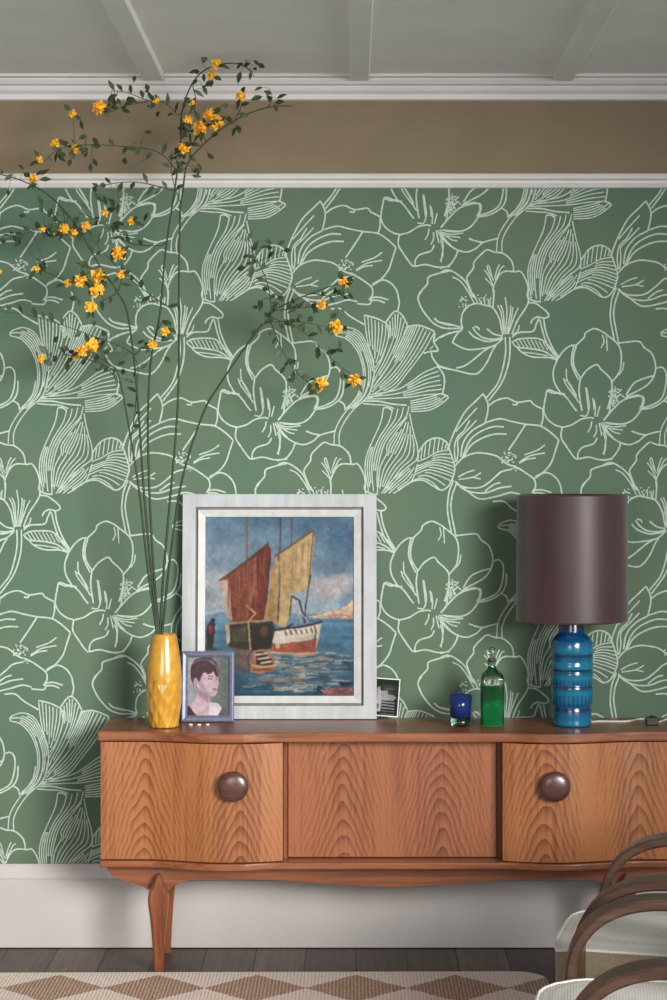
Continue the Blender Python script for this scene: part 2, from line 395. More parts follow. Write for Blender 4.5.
L(4,'228,35 222,78 150,76',1); L(4,'225,44 270,40 325,55',1); L(4,'230,58 268,58 306,72',1)
L(1,'232,588 290,556 340,575 372,618 382,665',1); L(4,'382,50 385,75 376,116',1)
L(7,'75,500 52,560 46,592'); L(7,'95,510 72,570 66,592'); L(6,'356,78 352,160 375,283',1); L(6,'376,78 371,150 397,292',1)
# flower E
L(6,'55,390 35,450 40,510 72,568'); L(6,'55,390 90,340 130,310 160,308'); L(6,'162,312 147,370 152,430 187,490'); L(6,'148,312 136,380 142,430 175,500')
L(6,'160,308 205,265 215,238 260,215 300,228 340,255 390,297 410,340 412,400 400,460 360,512'); L(6,'308,248 316,288 300,322', w=1.3); L(6,'330,250 335,338', w=1.3)
L(6,'390,297 440,290 512,286 540,320 580,350 600,400 602,450 582,500 540,540 440,592'); L(6,'597,475 530,495 480,522 440,582'); L(6,'427,400 420,440 400,472', w=1.3)
L(6,'605,435 640,430 662,465 658,540 635,605 580,640 520,658'); L(6,'187,490 222,445 275,415 300,442 340,478 360,515 355,590 335,662'); L(6,'185,490 178,560 188,640 194,672')
for s in ('107,438 112,500 150,570 172,622','92,490 108,530 160,600 180,630','215,540 222,600 230,667','255,600 262,665','100,500 125,520 165,590'): L(6, s, w=1.3)
L(6,'0,560 40,575 72,570 110,600 150,655 165,672'); DOTS(6,375,585,32,48,34)
L(6,'430,600 500,585 530,600 530,630 515,662')
L(1,'300,100 285,180 285,222 310,265 350,293 385,303',1); L(1,'300,100 318,97 370,118 402,118',1)
L(1,'385,305 440,290 490,260 540,250 562,256',1); L(1,'385,305 380,360 410,412 450,468 472,480 530,470 600,485 667,480',1); L(1,'472,480 475,445 500,415 560,395 580,362',1)
for s in ('485,238 520,240 536,190 530,140 522,85','562,150 570,200 567,245','595,185 580,245','550,270 545,300 528,332','575,290 575,330 560,360','590,280 605,350','600,280 628,350 625,400 617,457','610,275 640,330 670,362'): L(1, s, 1, w=1.4)
L(1,'615,265 645,225 655,170 660,130',1)
L(2,'0,490 50,475 85,430 100,390',1); L(2,'50,50 50,110 35,170 40,210',1); L(2,'8,262 60,200 120,150 210,130 228,150 215,200 170,260 110,285 10,278',1)
DOTS(2,85,120,32,32,30,1); DOTS(2,55,170,18,20,12,1)
for s in ('10,290 60,302 130,295','20,300 60,330 97,340','10,298 40,310 112,320','30,285 80,288 125,286'): L(2, s, 1, w=1.3)
L(2,'0,290 20,330 50,360 100,390 150,400 200,380 240,347 320,325',1); L(2,'160,325 200,340 240,347',1); L(2,'0,330 12,365 15,420 0,450',1,w=1.3)
L(2,'215,205 280,192 340,155 365,110 370,45',1); L(2,'340,155 370,175 378,205',1)

WX0, WX1 = -2.3, 2.3; ZP0, ZP1, ZC = .22, 2.60, 2.955
def build_wall():
    mb = MB()
    mb.add([(WX0,0,0),(WX1,0,0),(WX1,0,ZP1),(WX0,0,ZP1)], [(0,1,2,3)], 0)
    mb.add([(WX0,0,ZP1),(WX1,0,ZP1),(WX1,0,ZC),(WX0,0,ZC)], [(0,1,2,3)], 1)
    zlo, zhi = .262, 2.592
    for a in range(-6, 7):
        for b in range(-6, 6):
            ox, oy = a*PER[0] + b*ROW[0], a*PER[1] + b*ROW[1]
            for pts, w in STR:
                p = np.array(pts)
                X = (p[:,0] + ox - VX)*K; Z_ = H - (p[:,1] + oy - VY)*K
                if X.max() < WX0+.01 or X.min() > WX1-.01 or Z_.max() < zlo or Z_.min() > zhi: continue
                dx = np.gradient(X); dz = np.gradient(Z_); ln = np.hypot(dx, dz) + 1e-9
                nx, nz = -dz/ln*w*K/2, dx/ln*w*K/2
                vs = []; fs = []; yy = -.0004 - .0009*random.random()
                for i in range(len(X)):
                    pass
                    vs += [(X[i]+nx[i], yy, Z_[i]+nz[i]), (X[i]-nx[i], yy, Z_[i]-nz[i])]
                for i in range(len(X)-1):
                    if WX0+.01 < X[i] < WX1-.01 and WX0+.01 < X[i+1] < WX1-.01 and zlo < Z_[i] < zhi and zlo < Z_[i+1] < zhi:
                        fs.append((2*i, 2*i+1, 2*i+3, 2*i+2))
                if fs: mb.add(vs, fs, 2)
    struct(mb.build('wall_back', [M['paper'], M['frieze'], M['line']], fix=False))
build_wall()

def extrude_x(name, prof, mat, x0=WX0, x1=WX1):       # prof: (y,z) polygon
    mb = MB(); n = len(prof)
    vs = [(x0, y, zz) for y, zz in prof] + [(x1, y, zz) for y, zz in prof]
    mb.add(vs, [tuple(range(n))[::-1], tuple(range(n, 2*n))] + [(i, (i+1) % n, (i+1) % n + n, i + n) for i in range(n)])
    return struct(mb.build(name, mat))
# skirting: flat face with a moulded top
extrude_x('baseboard_back', [(0,.004),(-.022,.004),(-.022,PZ(881,-.02)),(-.019,PZ(880,-.02)),(-.021,PZ(878,-.02)),(-.017,PZ(872,-.02)),(-.012,PZ(867.5,-.02)),(-.012,PZ(864.5,-.02)),(0,PZ(864,-.01))], M['skirt'])
# picture rail
extrude_x('trim_1', [(0,PZ(188.5,0)),(-.012,PZ(188,0)),(-.020,PZ(184,0)),(-.020,PZ(181.5,0)),(-.032,PZ(180,0)),(-.036,PZ(177,0)),(-.032,PZ(175,0)),(0,PZ(174,0))], M['white'])
# cornice
extrude_x('trim_2', [(0,PZ(101,0)),(-.012,PZ(100,0)),(-.014,PZ(95,0)),(-.026,PZ(92,0)),(-.030,PZ(89,0)),(-.030,PZ(87.5,0)),(-.044,PZ(86.5,0)),(-.052,PZ(83,0)),(-.054,PZ(81,0)),(-.072,PZ(80.5,0)),(-.074,ZC),(0,ZC)], M['white'])
mb = MB(); mb.box(WX0, WX1, -7.4, 0.02, ZC, ZC+.05); struct(mb.build('ceiling', M['ceil']))
for i, (a, b) in enumerate(((143,164.5),(349.5,369.5),(553,573.5))):
    mb = MB(); x0, x1 = PX(a,-.06), PX(b,-.06); mb.prism([(x0,ZC),(x0,ZC-.017),(x0+.004,ZC-.021),(x1-.004,ZC-.021),(x1,ZC-.017),(x1,ZC)], -7.4, -.06)
    struct(mb.build(f'trim_{i+3}', M['batten']))
mb = MB(); mb.box(WX0, WX1, -7.4, 0.02, -.05, 0); struct(mb.build('floor', M['floor']))

# ------------------------------------------------------------------ rug
def rug():
    y1, x1, x0 = -.348, PX(553,-.6), -1.6; r = .10; poly = []
    for k in range(9):
        a = k/8*PI/2; poly.append((x1 - r + r*math.cos(a), y1 - r + r*math.sin(a)))
    poly += [(x0, y1-.02), (x0, -4.6)]
    for k in range(9):
        a = -PI/2 + k/8*PI/2; poly.append((x1 - r + r*math.cos(a), -4.6 + r + r*math.sin(a)))
    mb = MB(); mb.slab(poly, .0005, .011); o = mb.build('rug', M['rug'], bevel=.004)
    tag(o, 'pale pink jute rug with brown diamond pattern on dark floorboards', 'rug')
rug()

# ------------------------------------------------------------------ sideboard
XL, XC = PX(100.5,-.37), PX(392.5,-.37); HALF = XC - XL
def plan(x):                     # front depth (positive) at local x measured from centre
    a = abs(x); u = (HALF - a)/(HALF - .352)      # 0 at the outer end, 1 at the inner edge of a door
    if u >= 1: return None
    def ss(t): t = max(0, min(1, t)); return t*t*(3-2*t)
    return .364 + .054*ss((u-.22)/.46) - .030*max(0, (u-.72)/.28)**2
SB = empty('sideboard', (XC, 0, 0), 'long teak sideboard with bowed doors and round knobs against the papered wall', 'sideboard')
def outline(over, cen, e=0.0):
    xs = np.linspace(-HALF - e, HALF + e, 121); pts = []
    for x in xs:
        xc = max(-HALF, min(HALF, x)); d = plan(xc)
        if d is None: d = cen
        else:
            u = (HALF - abs(xc))/(HALF - .352)
            if u > .80: d = d*(1-(u-.80)/.2) + (cen)*(u-.80)/.2 if cen else d
        pts.append((x, -(d + over)))
    return pts
ZT0, ZT1 = .754, .7845; ZB0, ZB1 = .349, .371
back = -.03
mb = MB(); o = outline(.012, .395, .010); mb.slab(o + [(HALF+.010, back), (-HALF-.010, back)], ZT0, ZT1); mb.build('top', M['teak'], SB, bevel=.006)
mb = MB(); o = outline(.014, .392, .002); mb.slab(o + [(HALF+.002, back), (-HALF-.002, back)], ZB0, ZB1); mb.build('base_board', M['teak'], SB, bevel=.005)
# carcass: sides, back, two partitions
mb = MB()
for sx in (-1, 1):
    a, b = sorted((sx*HALF, sx*(HALF-.018))); mb.box(a, b, -.345, back, ZB1, ZT0)
    a, b = sorted((sx*.351, sx*.3375)); mb.box(a, b, -.326, back, ZB1, ZT0)
mb.box(-HALF+.018, HALF-.018, back-.008, back, ZB1, ZT0)
mb.build('carcass', M['teak_leg'], SB)
def door(sx):
    mb = MB(); n = 48; xs = np.linspace(.352, HALF, n+1)
    xs = xs if sx > 0 else -xs[::-1]
    front = []
    for x in xs: 
        xx = max(-HALF+1e-4, min(HALF-1e-4, x)); xx = math.copysign(max(abs(xx), .3525), xx)
        front.append((x, -plan(xx)))
    z0, z1 = ZB1+.003, ZT0-.004
    rows = [[(x, y, zz) for x, y in front] for zz in (z0, z0+.003, z1-.003, z1)]
    mb.grid(rows, 0, True)
    for zz in (z0, z1):
        mb.grid([[(x, y, zz) for x, y in front], [(x, y+.02, zz) for x, y in front]], 0, False)
    for i in (0, n):
        x, y = front[i]; yb = max(y+.02, -.325) if (abs(x) < .36) else y+.02
        mb.add([(x,y,z0),(x,yb,z0),(x,yb,z1),(x,y,z1)], [(0,1,2,3)])
    mb.grid([[(x, y+.02, zz) for x, y in front] for zz in (z0, z1)], 0, True)
    d = mb.build('door', M['teak_door'], SB)
    kx = (PX(233,-.46) - XC) if sx < 0 else (PX(556,-.46) - XC)
    dy = -plan(kx); k = MB(); R = .0485
    prof = [(.012,0),(.012,.012),(R*.8,.012),(R*.97,.019),(R,.026),(R*.97,.032),(R*.86,.037),(R*.6,.041),(R*.3,.043),(0.0005,.0435)]
    k.lathe([(r, -h) for r, h in prof], 40)
    # lathe axis is z; turn so that it points to the viewer (-y)
    k.v = [(kx + x, dy + zz, PZ(787.5,-.46) + y) for x, y, zz in k.v]
    kn = k.build('knob', M['knob'], d); kn['label'] = 'round dark rosewood knob'
    return d
door(-1); door(1)
mb = MB(); mb.box(-.336, .336, -.333, -.315, ZB1+.003, ZT0-.006); mb.build('drop_front', M['teak_panel'], SB, bevel=.002)
# apron with a shaped lower edge
ya = -.304
ap = [(107,869),(112,875),(124,881),(138,885),(150,890),(166,891),(174,886),(184,881.5),(200,879.6),(240,879.2),(285,880.6),(340,884.5),(392.5,887)]
pl = [(PX(a,ya)-XC, PZ(b,ya)) for a, b in ap]; pl = catmull(pl, 4)
left = pl[:-1]; full = left + [(0, pl[-1][1])] + [(-a, b) for a, b in left[::-1]]
mb = MB(); m_ = len(full)
vs = [(a, ya, b) for a, b in full] + [(a, ya, ZB0) for a, b in full] + [(a, ya+.02, b) for a, b in full] + [(a, ya+.02, ZB0) for a, b in full]
fs = []
for i in range(m_-1):
    fs += [(i, i+1, m_+i+1, m_+i), (2*m_+i, 3*m_+i, 3*m_+i+1, 2*m_+i+1), (i, 2*m_+i, 2*m_+i+1, i+1), (m_+i, m_+i+1, 3*m_+i+1, 3*m_+i)]
fs += [(0, m_, 3*m_, 2*m_), (m_-1, 3*m_-1, 4*m_-1, 2*m_-1)]
mb.add(vs, fs); mb.build('apron', M['teak'], SB)
lx = PX(159,-.31) - XC
def leg(sx, y0, y1, front):
    # spear-shaped front outline, tapered to the foot
    prof = [(873,.6),(877,2.6),(884,6.6),(891,9.6),(897,10.6),(904,10.2),(915,8.6),(930,7.0),(950,5.6),(970,4.8)] if front else \
           [(870,9),(885,9.5),(897,9.5),(915,8),(935,6.5),(960,5.2),(971,4.8)]
    mb = MB(); yc = (y0+y1)/2; rows = []
    zs = [(PZ(a, -.31), b*.0032) for a, b in prof]; zs[-1] = (0.0, zs[-1][1])
    if not front: zs[0] = (ZB0, zs[0][1])
    for i, (zz, w) in enumerate(zs):
        hd = (y1-y0)/2 * (1 if i < len(zs)*.55 else max(.55, 1 - (i/len(zs)-.55)*1.0))
        w = max(w, .0015); e = min(w, hd)*.5; fr = (w - e)
        rows.append([(sx*lx*1.0 + x, yc + y, zz) for x, y in ((-fr,-hd),(fr,-hd),(w,-hd+e*.8),(w,hd-e*.3),(fr,hd),(-fr,hd),(-w,hd-e*.3),(-w,-hd+e*.8))])
    # taller back part goes up behind the apron
    mb.grid(rows, 0, False, True); n = len(rows)
    mb.add(rows[0], [tuple(range(8))]); mb.add(rows[-1], [tuple(range(8))])
    mb.build('leg', M['teak_leg'], SB, bevel=.002)
for sx in (1, -1):
    leg(sx, -.341, -.305, True); leg(sx, -.085, -.05, False)

# ------------------------------------------------------------------ pictures painted into colour attributes
def smooth_noise(h, w, s, oct=4):
    out = np.zeros((h, w)); amp = 1; tot = 0
    for o in range(oct):
        gh, gw = max(2, int(h/s*(2**o)) + 2), max(2, int(w/s*(2**o)) + 2)
        g = rng.random((gh, gw)); yy = np.linspace(0, gh-1.001, h); xx = np.linspace(0, gw-1.001, w)
        y0 = yy.astype(int); x0 = xx.astype(int); fy = (yy-y0)[:,None]; fx = (xx-x0)[None]
        fy = fy*fy*(3-2*fy); fx = fx*fx*(3-2*fx)
        a = g[y0][:, x0]; b = g[y0][:, x0+1]; c = g[y0+1][:, x0]; d = g[y0+1][:, x0+1]
        out += amp*((a*(1-fx)+b*fx)*(1-fy) + (c*(1-fx)+d*fx)*fy); tot += amp; amp *= .55
    return out/tot
def blur(a, k=1):
    for _ in range(k):
        p = np.pad(a, ((1,1),(1,1),(0,0)), 'edge'); a = (p[:-2,1:-1] + p[2:,1:-1] + p[1:-1,:-2] + p[1:-1,2:] + 2*p[1:-1,1:-1])/6
    return a
class Pic:
    def __init__(s, w, h, box):
        s.w, s.h = w, h; s.x0, s.y0, s.x1, s.y1 = box
        yy, xx = np.mgrid[0:h, 0:w]
        s.X = s.x0 + (xx+.5)/w*(s.x1-s.x0); s.Y = s.y0 + (yy+.5)/h*(s.y1-s.y0)
        s.a = np.zeros((h, w, 3)); s.n = smooth_noise(h, w, 30) - .5; s.n2 = smooth_noise(h, w, 9) - .5
        s.jx = (smooth_noise(h, w, 16)-.5)*9; s.jy = (smooth_noise(h, w, 16)-.5)*9
    def blend(s, m, c, var=.25):
        c = np.array(c, float)[None, None] * (1 + var*(s.n + s.n2)[..., None]); m = np.clip(m, 0, 1)[..., None]
        s.a = s.a*(1-m) + c*m
    def poly(s, pts, c, var=.3, al=1, j=1):
        x, y = s.X + s.jx*j, s.Y + s.jy*j; ins = np.zeros(x.shape, bool); n = len(pts)
        for i in range(n):
            (xa, ya_), (xb, yb) = pts[i], pts[(i+1) % n]
            if ya_ == yb: continue
            ins ^= ((ya_ > y) != (yb > y)) & (x < (xb-xa)*(y-ya_)/(yb-ya_) + xa)
        s.blend(ins*al, c, var)
    def line(s, pts, w, c, al=1, var=.2):
        x, y = s.X + s.jx*.4, s.Y + s.jy*.4; d = np.full(x.shape, 1e9)
        for (xa, ya_), (xb, yb) in zip(pts[:-1], pts[1:]):
            dx, dy = xb-xa, yb-ya_; t = np.clip(((x-xa)*dx + (y-ya_)*dy)/(dx*dx+dy*dy+1e-9), 0, 1)
            d = np.minimum(d, np.hypot(x-xa-t*dx, y-ya_-t*dy))
        s.blend((d < w/2)*al, c, var)
    def blob(s, cx, cy, rx, ry, c, al=1, soft=1., var=.25):
        d = np.hypot((s.X + s.jx - cx)/rx, (s.Y + s.jy - cy)/ry); s.blend(np.clip((1.25 - d)/(.5*soft), 0, 1)*al, c, var)
    def mesh(s, name, x0, x1, z0, z1, y, mat, parent):
        h, w = s.h, s.w; xs = np.linspace(x0, x1, w); zs = np.linspace(z1, z0, h)
        vx, vz = np.meshgrid(xs, zs); v = np.stack([vx, np.full_like(vx, y), vz], -1).reshape(-1, 3)
        i = np.arange((h-1)*w).reshape(h-1, w)[:, :-1].ravel(); f = np.stack([i, i+w, i+w+1, i+1], 1)
        me = bpy.data.meshes.new(name); me.from_pydata(v.tolist(), [], f.tolist()); me.materials.append(mat)
        c = np.clip(s.a, 0, 255)/255; c = np.where(c <= .04045, c/12.92, ((c+.055)/1.055)**2.4)
        at = me.color_attributes.new('Col', 'FLOAT_COLOR', 'POINT')
        at.data.foreach_set('color', np.concatenate([c, np.ones((h, w, 1))], -1).reshape(-1).astype(np.float32))
        o = bpy.data.objects.new(name, me); COL.objects.link(o); o.parent = parent; return o

def sea_picture():
    p = Pic(260, 316, (40, 52, 617, 752)); t = np.clip((p.Y-52)/400, 0, 1)[..., None]
    p.a = np.array([96,124,146.])*(1-t) + np.array([160,174,182.])*t; p.a *= (1 + .35*p.n[..., None])
    big = smooth_noise(p.h, p.w, 110, 3)
    p.blend(np.clip((big-.5)*4, 0, .6)*(p.Y < 420), (80,108,132)); 
    p.blob(110,190,75,45,(148,162,174),.6,2); p.blob(90,300,90,60,(176,172,176),.7,2); p.blob(110,390,90,40,(168,168,172),.6,2)
    p.blob(520,330,95,48,(196,184,182),.85,1.6); p.blob(570,300,50,26,(206,190,184),.7,1.6); p.blob(560,130,60,70,(62,98,130),.6,2); p.blob(430,90,60,30,(70,100,132),.6,2)
    p.poly([(40,440),(100,425),(180,432),(617,435),(617,470),(40,470)], (112,138,158))
    p.poly([(435,448),(480,436),(520,424),(560,416),(590,400),(607,378),(617,378),(617,450)], (214,182,154)); p.poly([(470,445),(560,430),(617,436),(617,452)], (196,150,128))
    for k in range(14):
        x = random.uniform(490, 612); y = random.uniform(415, 445); p.line([(x,y),(x+random.uniform(5,14),y+2)], 4, random.choice([(232,214,190),(176,120,104),(150,130,120)]))
    # water
    w = np.clip((p.Y-452)/300, 0, 1)[..., None]; wat = np.array([92,128,150.])*(1-w) + np.array([46,78,96.])*w
    m = (p.Y + p.jy*.5 > 452)[..., None]; st = smooth_noise(p.h, 12, 6, 3); st = np.repeat(st, p.w//12 + 1, 1)[:, :p.w] - .5
    p.a = np.where(m, wat*(1 + .45*p.n[..., None] + .5*st[..., None]), p.a)
    p.blob(540,520,90,50,(70,106,136),.6,2); p.blob(400,620,120,60,(122,136,138),.7,2)
    for k in range(210):
        y = random.uniform(585, 735); s_ = (y-560)/180; x = random.uniform(160, 580) if k % 3 else random.uniform(300, 480); ln = random.uniform(20, 75)
        p.line([(x,y),(x+ln/2,y+random.uniform(-4,4)),(x+ln,y+random.uniform(-5,5))], random.uniform(3,8), random.choice([(186,178,166),(150,158,158),(48,84,104),(72,108,124),(140,134,122),(176,142,118),(56,70,84),(96,126,138)]), .7)
    p.blob(185,610,38,50,(112,76,58),.75,1.6); p.blob(330,690,90,10,(176,132,104),.5)
    # person on the left shore
    p.poly([(46,480),(60,462),(82,470),(78,500),(72,570),(46,570)], (52,46,48)); p.blob(72,458,9,9,(44,36,36)); p.poly([(52,482),(70,476),(72,500),(56,512)], (128,58,56)); p.line([(50,570),(85,572)], 8, (58,66,60))
    # masts
    p.line([(200,58),(204,250),(206,440)], 7, (128,94,82)); p.line([(332,55),(328,300)], 6, (88,74,74)); p.line([(377,58),(374,170)], 5, (96,80,80))
    # red sail
    p.poly([(95,302),(150,262),(205,222),(285,156),(296,182),(284,330),(264,462),(140,466),(112,350)], (128,70,56))
    p.poly([(205,222),(285,156),(296,182),(284,330),(264,462),(210,450)], (104,52,42),.4); p.poly([(205,230),(240,205),(236,330),(212,420)], (144,84,66),.4,.8)
    p.poly([(95,302),(134,296),(150,462),(120,440),(108,350)], (186,158,140)); p.line([(134,296),(150,460)], 5, (110,56,44)); p.line([(206,225),(206,450)], 6, (150,92,70)); p.line([(200,400),(235,430)], 7, (196,140,110))
    p.line([(95,302),(150,264),(205,222),(285,156)], 5, (84,58,50)); p.line([(294,185),(284,330),(266,460)], 4, (80,38,32))
    # ochre sail and jib
    p.poly([(310,206),(385,158),(455,104),(466,132),(452,240),(440,332),(392,352),(345,352),(328,300)], (178,150,106))
    p.poly([(400,165),(455,112),(464,135),(440,332),(400,345)], (194,166,120),.3,.8); p.poly([(330,215),(360,200),(366,340),(345,345)], (184,148,88),.3,.8)
    p.poly([(310,206),(328,300),(345,320),(382,390),(366,450),(345,488),(300,462),(266,455),(290,330)], (170,142,98)); p.poly([(330,330),(380,390),(350,488),(318,470)], (186,160,116),.3,.8)
    p.poly([(300,250),(318,240),(300,440),(276,450)], (170,132,82),.3,.8)
    p.line([(325,205),(330,300),(322,465)], 6, (76,62,56)); p.line([(310,206),(385,158),(460,104)], 6, (100,72,58)); p.line([(460,110),(448,240),(440,330)], 4, (106,84,62)); p.line([(448,280),(430,400),(425,468)], 5, (64,58,60))
    p.line([(376,362),(405,380),(428,460)], 7, (60,54,54)); p.line([(384,372),(400,430),(415,470)], 4, (170,160,150)); p.line([(376,362),(368,440)], 5, (74,62,56)); p.line([(380,380),(440,466)], 3, (190,180,170))
    for k in range(46):
        f = random.random(); x = 130 + f*150; y0 = 300 - f*120; p.line([(x,y0),(x+random.uniform(-6,10),y0+random.uniform(50,190))], random.uniform(3,6), random.choice([(150,92,72),(96,48,40),(164,112,90),(112,58,46)]), .45)
        x = random.uniform(325, 450); y0 = 215 - (x-320)*.6; p.line([(x,y0),(x-random.uniform(2,14),y0+random.uniform(60,170))], random.uniform(3,6), random.choice([(206,180,136),(150,122,80),(190,160,110),(160,134,92)]), .45)
        x = random.uniform(60, 600); y0 = random.uniform(70, 400); p.line([(x,y0),(x+random.uniform(20,50),y0+random.uniform(-20,14))], random.uniform(5,12), (150,168,182), .12) if not (100 < x < 470) else None
    # hulls
    p.poly([(290,498),(350,488),(430,478),(492,464),(484,520),(470,580),(400,582),(290,576)], (196,186,170)); p.poly([(300,548),(380,544),(476,528),(470,582),(400,584),(290,578)], (150,82,62)); p.line([(292,500),(350,490),(430,480),(492,464)], 8, (54,46,46)); p.line([(462,474),(470,500),(462,560)], 6, (96,76,66))
    for k in range(6): p.line([(350+k*20,500-k*2),(356+k*20,515-k*2)], 6, (88,74,66))
    p.line([(292,582),(380,588),(476,584)], 7, (196,150,128)); p.line([(320,505),(322,560)], 16, (214,206,192),.7)
    p.poly([(116,474),(200,464),(300,458),(312,482),(296,570),(222,578),(132,562)], (58,54,46)); p.poly([(215,478),(300,468),(296,566),(225,575)], (46,42,40)); p.poly([(118,474),(135,470),(140,540),(128,556)], (176,162,140)); p.line([(116,474),(200,464),(300,458)], 8, (150,130,104)); p.line([(210,470),(216,572)], 7, (166,136,104)); p.line([(130,562),(222,580)], 6, (130,80,60))
    p.poly([(145,490),(200,484),(204,540),(150,540)], (84,80,58),.4,.8); p.blob(270,500,16,22,(84,60,46)); p.line([(235,430),(205,470)], 6, (180,140,110)); p.line([(350,490),(380,470)], 7, (54,46,46))
    # dinghy
    p.poly([(228,574),(268,568),(304,600),(314,632),(302,656),(262,664),(218,660),(220,620)], (158,104,78)); p.poly([(238,582),(266,578),(298,608),(304,632),(240,630)], (52,46,44)); 
    for k in range(3): p.line([(238+k*10,592+k*16),(278+k*9,586+k*16)], 7, (204,184,160))
    p.line([(222,632),(262,640),(312,632)], 7, (204,164,128)); p.line([(225,650),(300,650)], 6, (112,62,48)); p.line([(222,580),(206,600),(212,650)], 8, (96,66,54))
    # painter's scrawl, lower right
    p.poly([(555,700),(600,690),(612,706),(570,714)], (44,48,56)); p.line([(530,690),(600,694)], 5, (150,158,160))
    p.poly([(490,738),(520,722),(617,716),(617,750),(490,752)], (150,84,90),.5,.8)
    p.line([(472,742),(480,712),(492,722),(478,730),(498,744)], 5, (36,32,40)); p.line([(500,742),(512,722),(520,742),(530,724)], 4, (186,110,110)); p.line([(540,742),(550,720),(566,740),(590,724),(606,740)], 4, (110,52,62))
    p.a = blur(p.a, 2); p.a *= .80*(1 + .16*(rng.random((p.h, p.w, 1)) - .5) + .2*(smooth_noise(p.h, p.w, 7, 2)[..., None] - .5)); return p
def framed(name, pxl, pxr, pyt, pyb, Y, lean, depth):
    z0 = ZT1; x0, x1 = PX(pxl, Y), PX(pxr, Y); hgt = (PZ(pyt, Y + .02) - z0)
    return (x0+x1)/2, (x1-x0)/2, hgt
def bar_frame(mb, hw, h, ins0, ins1, y0f, y1f, yb, mat=0):
    """Mitred frame ring between insets ins0 and ins1: front surface from y0f (outer) to y1f (inner)."""
    o = [(-hw+ins0, ins0), (hw-ins0, ins0), (hw-ins0, h-ins0), (-hw+ins0, h-ins0)]
    i = [(-hw+ins1, ins1), (hw-ins1, ins1), (hw-ins1, h-ins1), (-hw+ins1, h-ins1)]
    vs = [(a, y0f, b) for a, b in o] + [(a, y1f, b) for a, b in i] + [(a, yb, b) for a, b in o] + [(a, yb, b) for a, b in i]; fs = []
    for k in range(4):
        n = (k+1) % 4
        fs += [(k, n, 4+n, 4+k), (8+k, 12+k, 12+n, 8+n), (k, 8+k, 8+n, n), (4+k, 4+n, 12+n, 12+k)]
    mb.add(vs, fs, mat)
def big_picture():
    Y = -.088; x0, x1 = PX(182, -.06), PX(376.6, -.06); hw = (x1-x0)/2; h = .756
    E = empty('framed_painting', ((x0+x1)/2, Y, ZT1+.0022), 'large oil painting of fishing boats in a chalky white frame propped on the sideboard', 'painting', (-math.atan(.052/h), 0, 0))
    mb = MB(); s = .00336
    bar_frame(mb, hw, h, 0, 13.2*s, 0, 0, .026, 0)
    bar_frame(mb, hw, h, 13.2*s, 15.6*s, .010, .012, .026, 2)
    bar_frame(mb, hw, h, 15.6*s, 23*s, .003, .008, .024, 1)
    f = mb.build('frame', [M['frame_white'], M['frame_lip'], M['frame_groove']], E, bevel=.0015)
    i = 23*s; p = sea_picture(); p.mesh('canvas', -hw+i, hw-i, i, h-i, .0135, M['oil'], E)
    mb = MB(); mb.box(-hw+.02, hw-.02, .0265, .030, .02, h-.02); mb.build('backing_board', M['frame_back'], E)
big_picture()
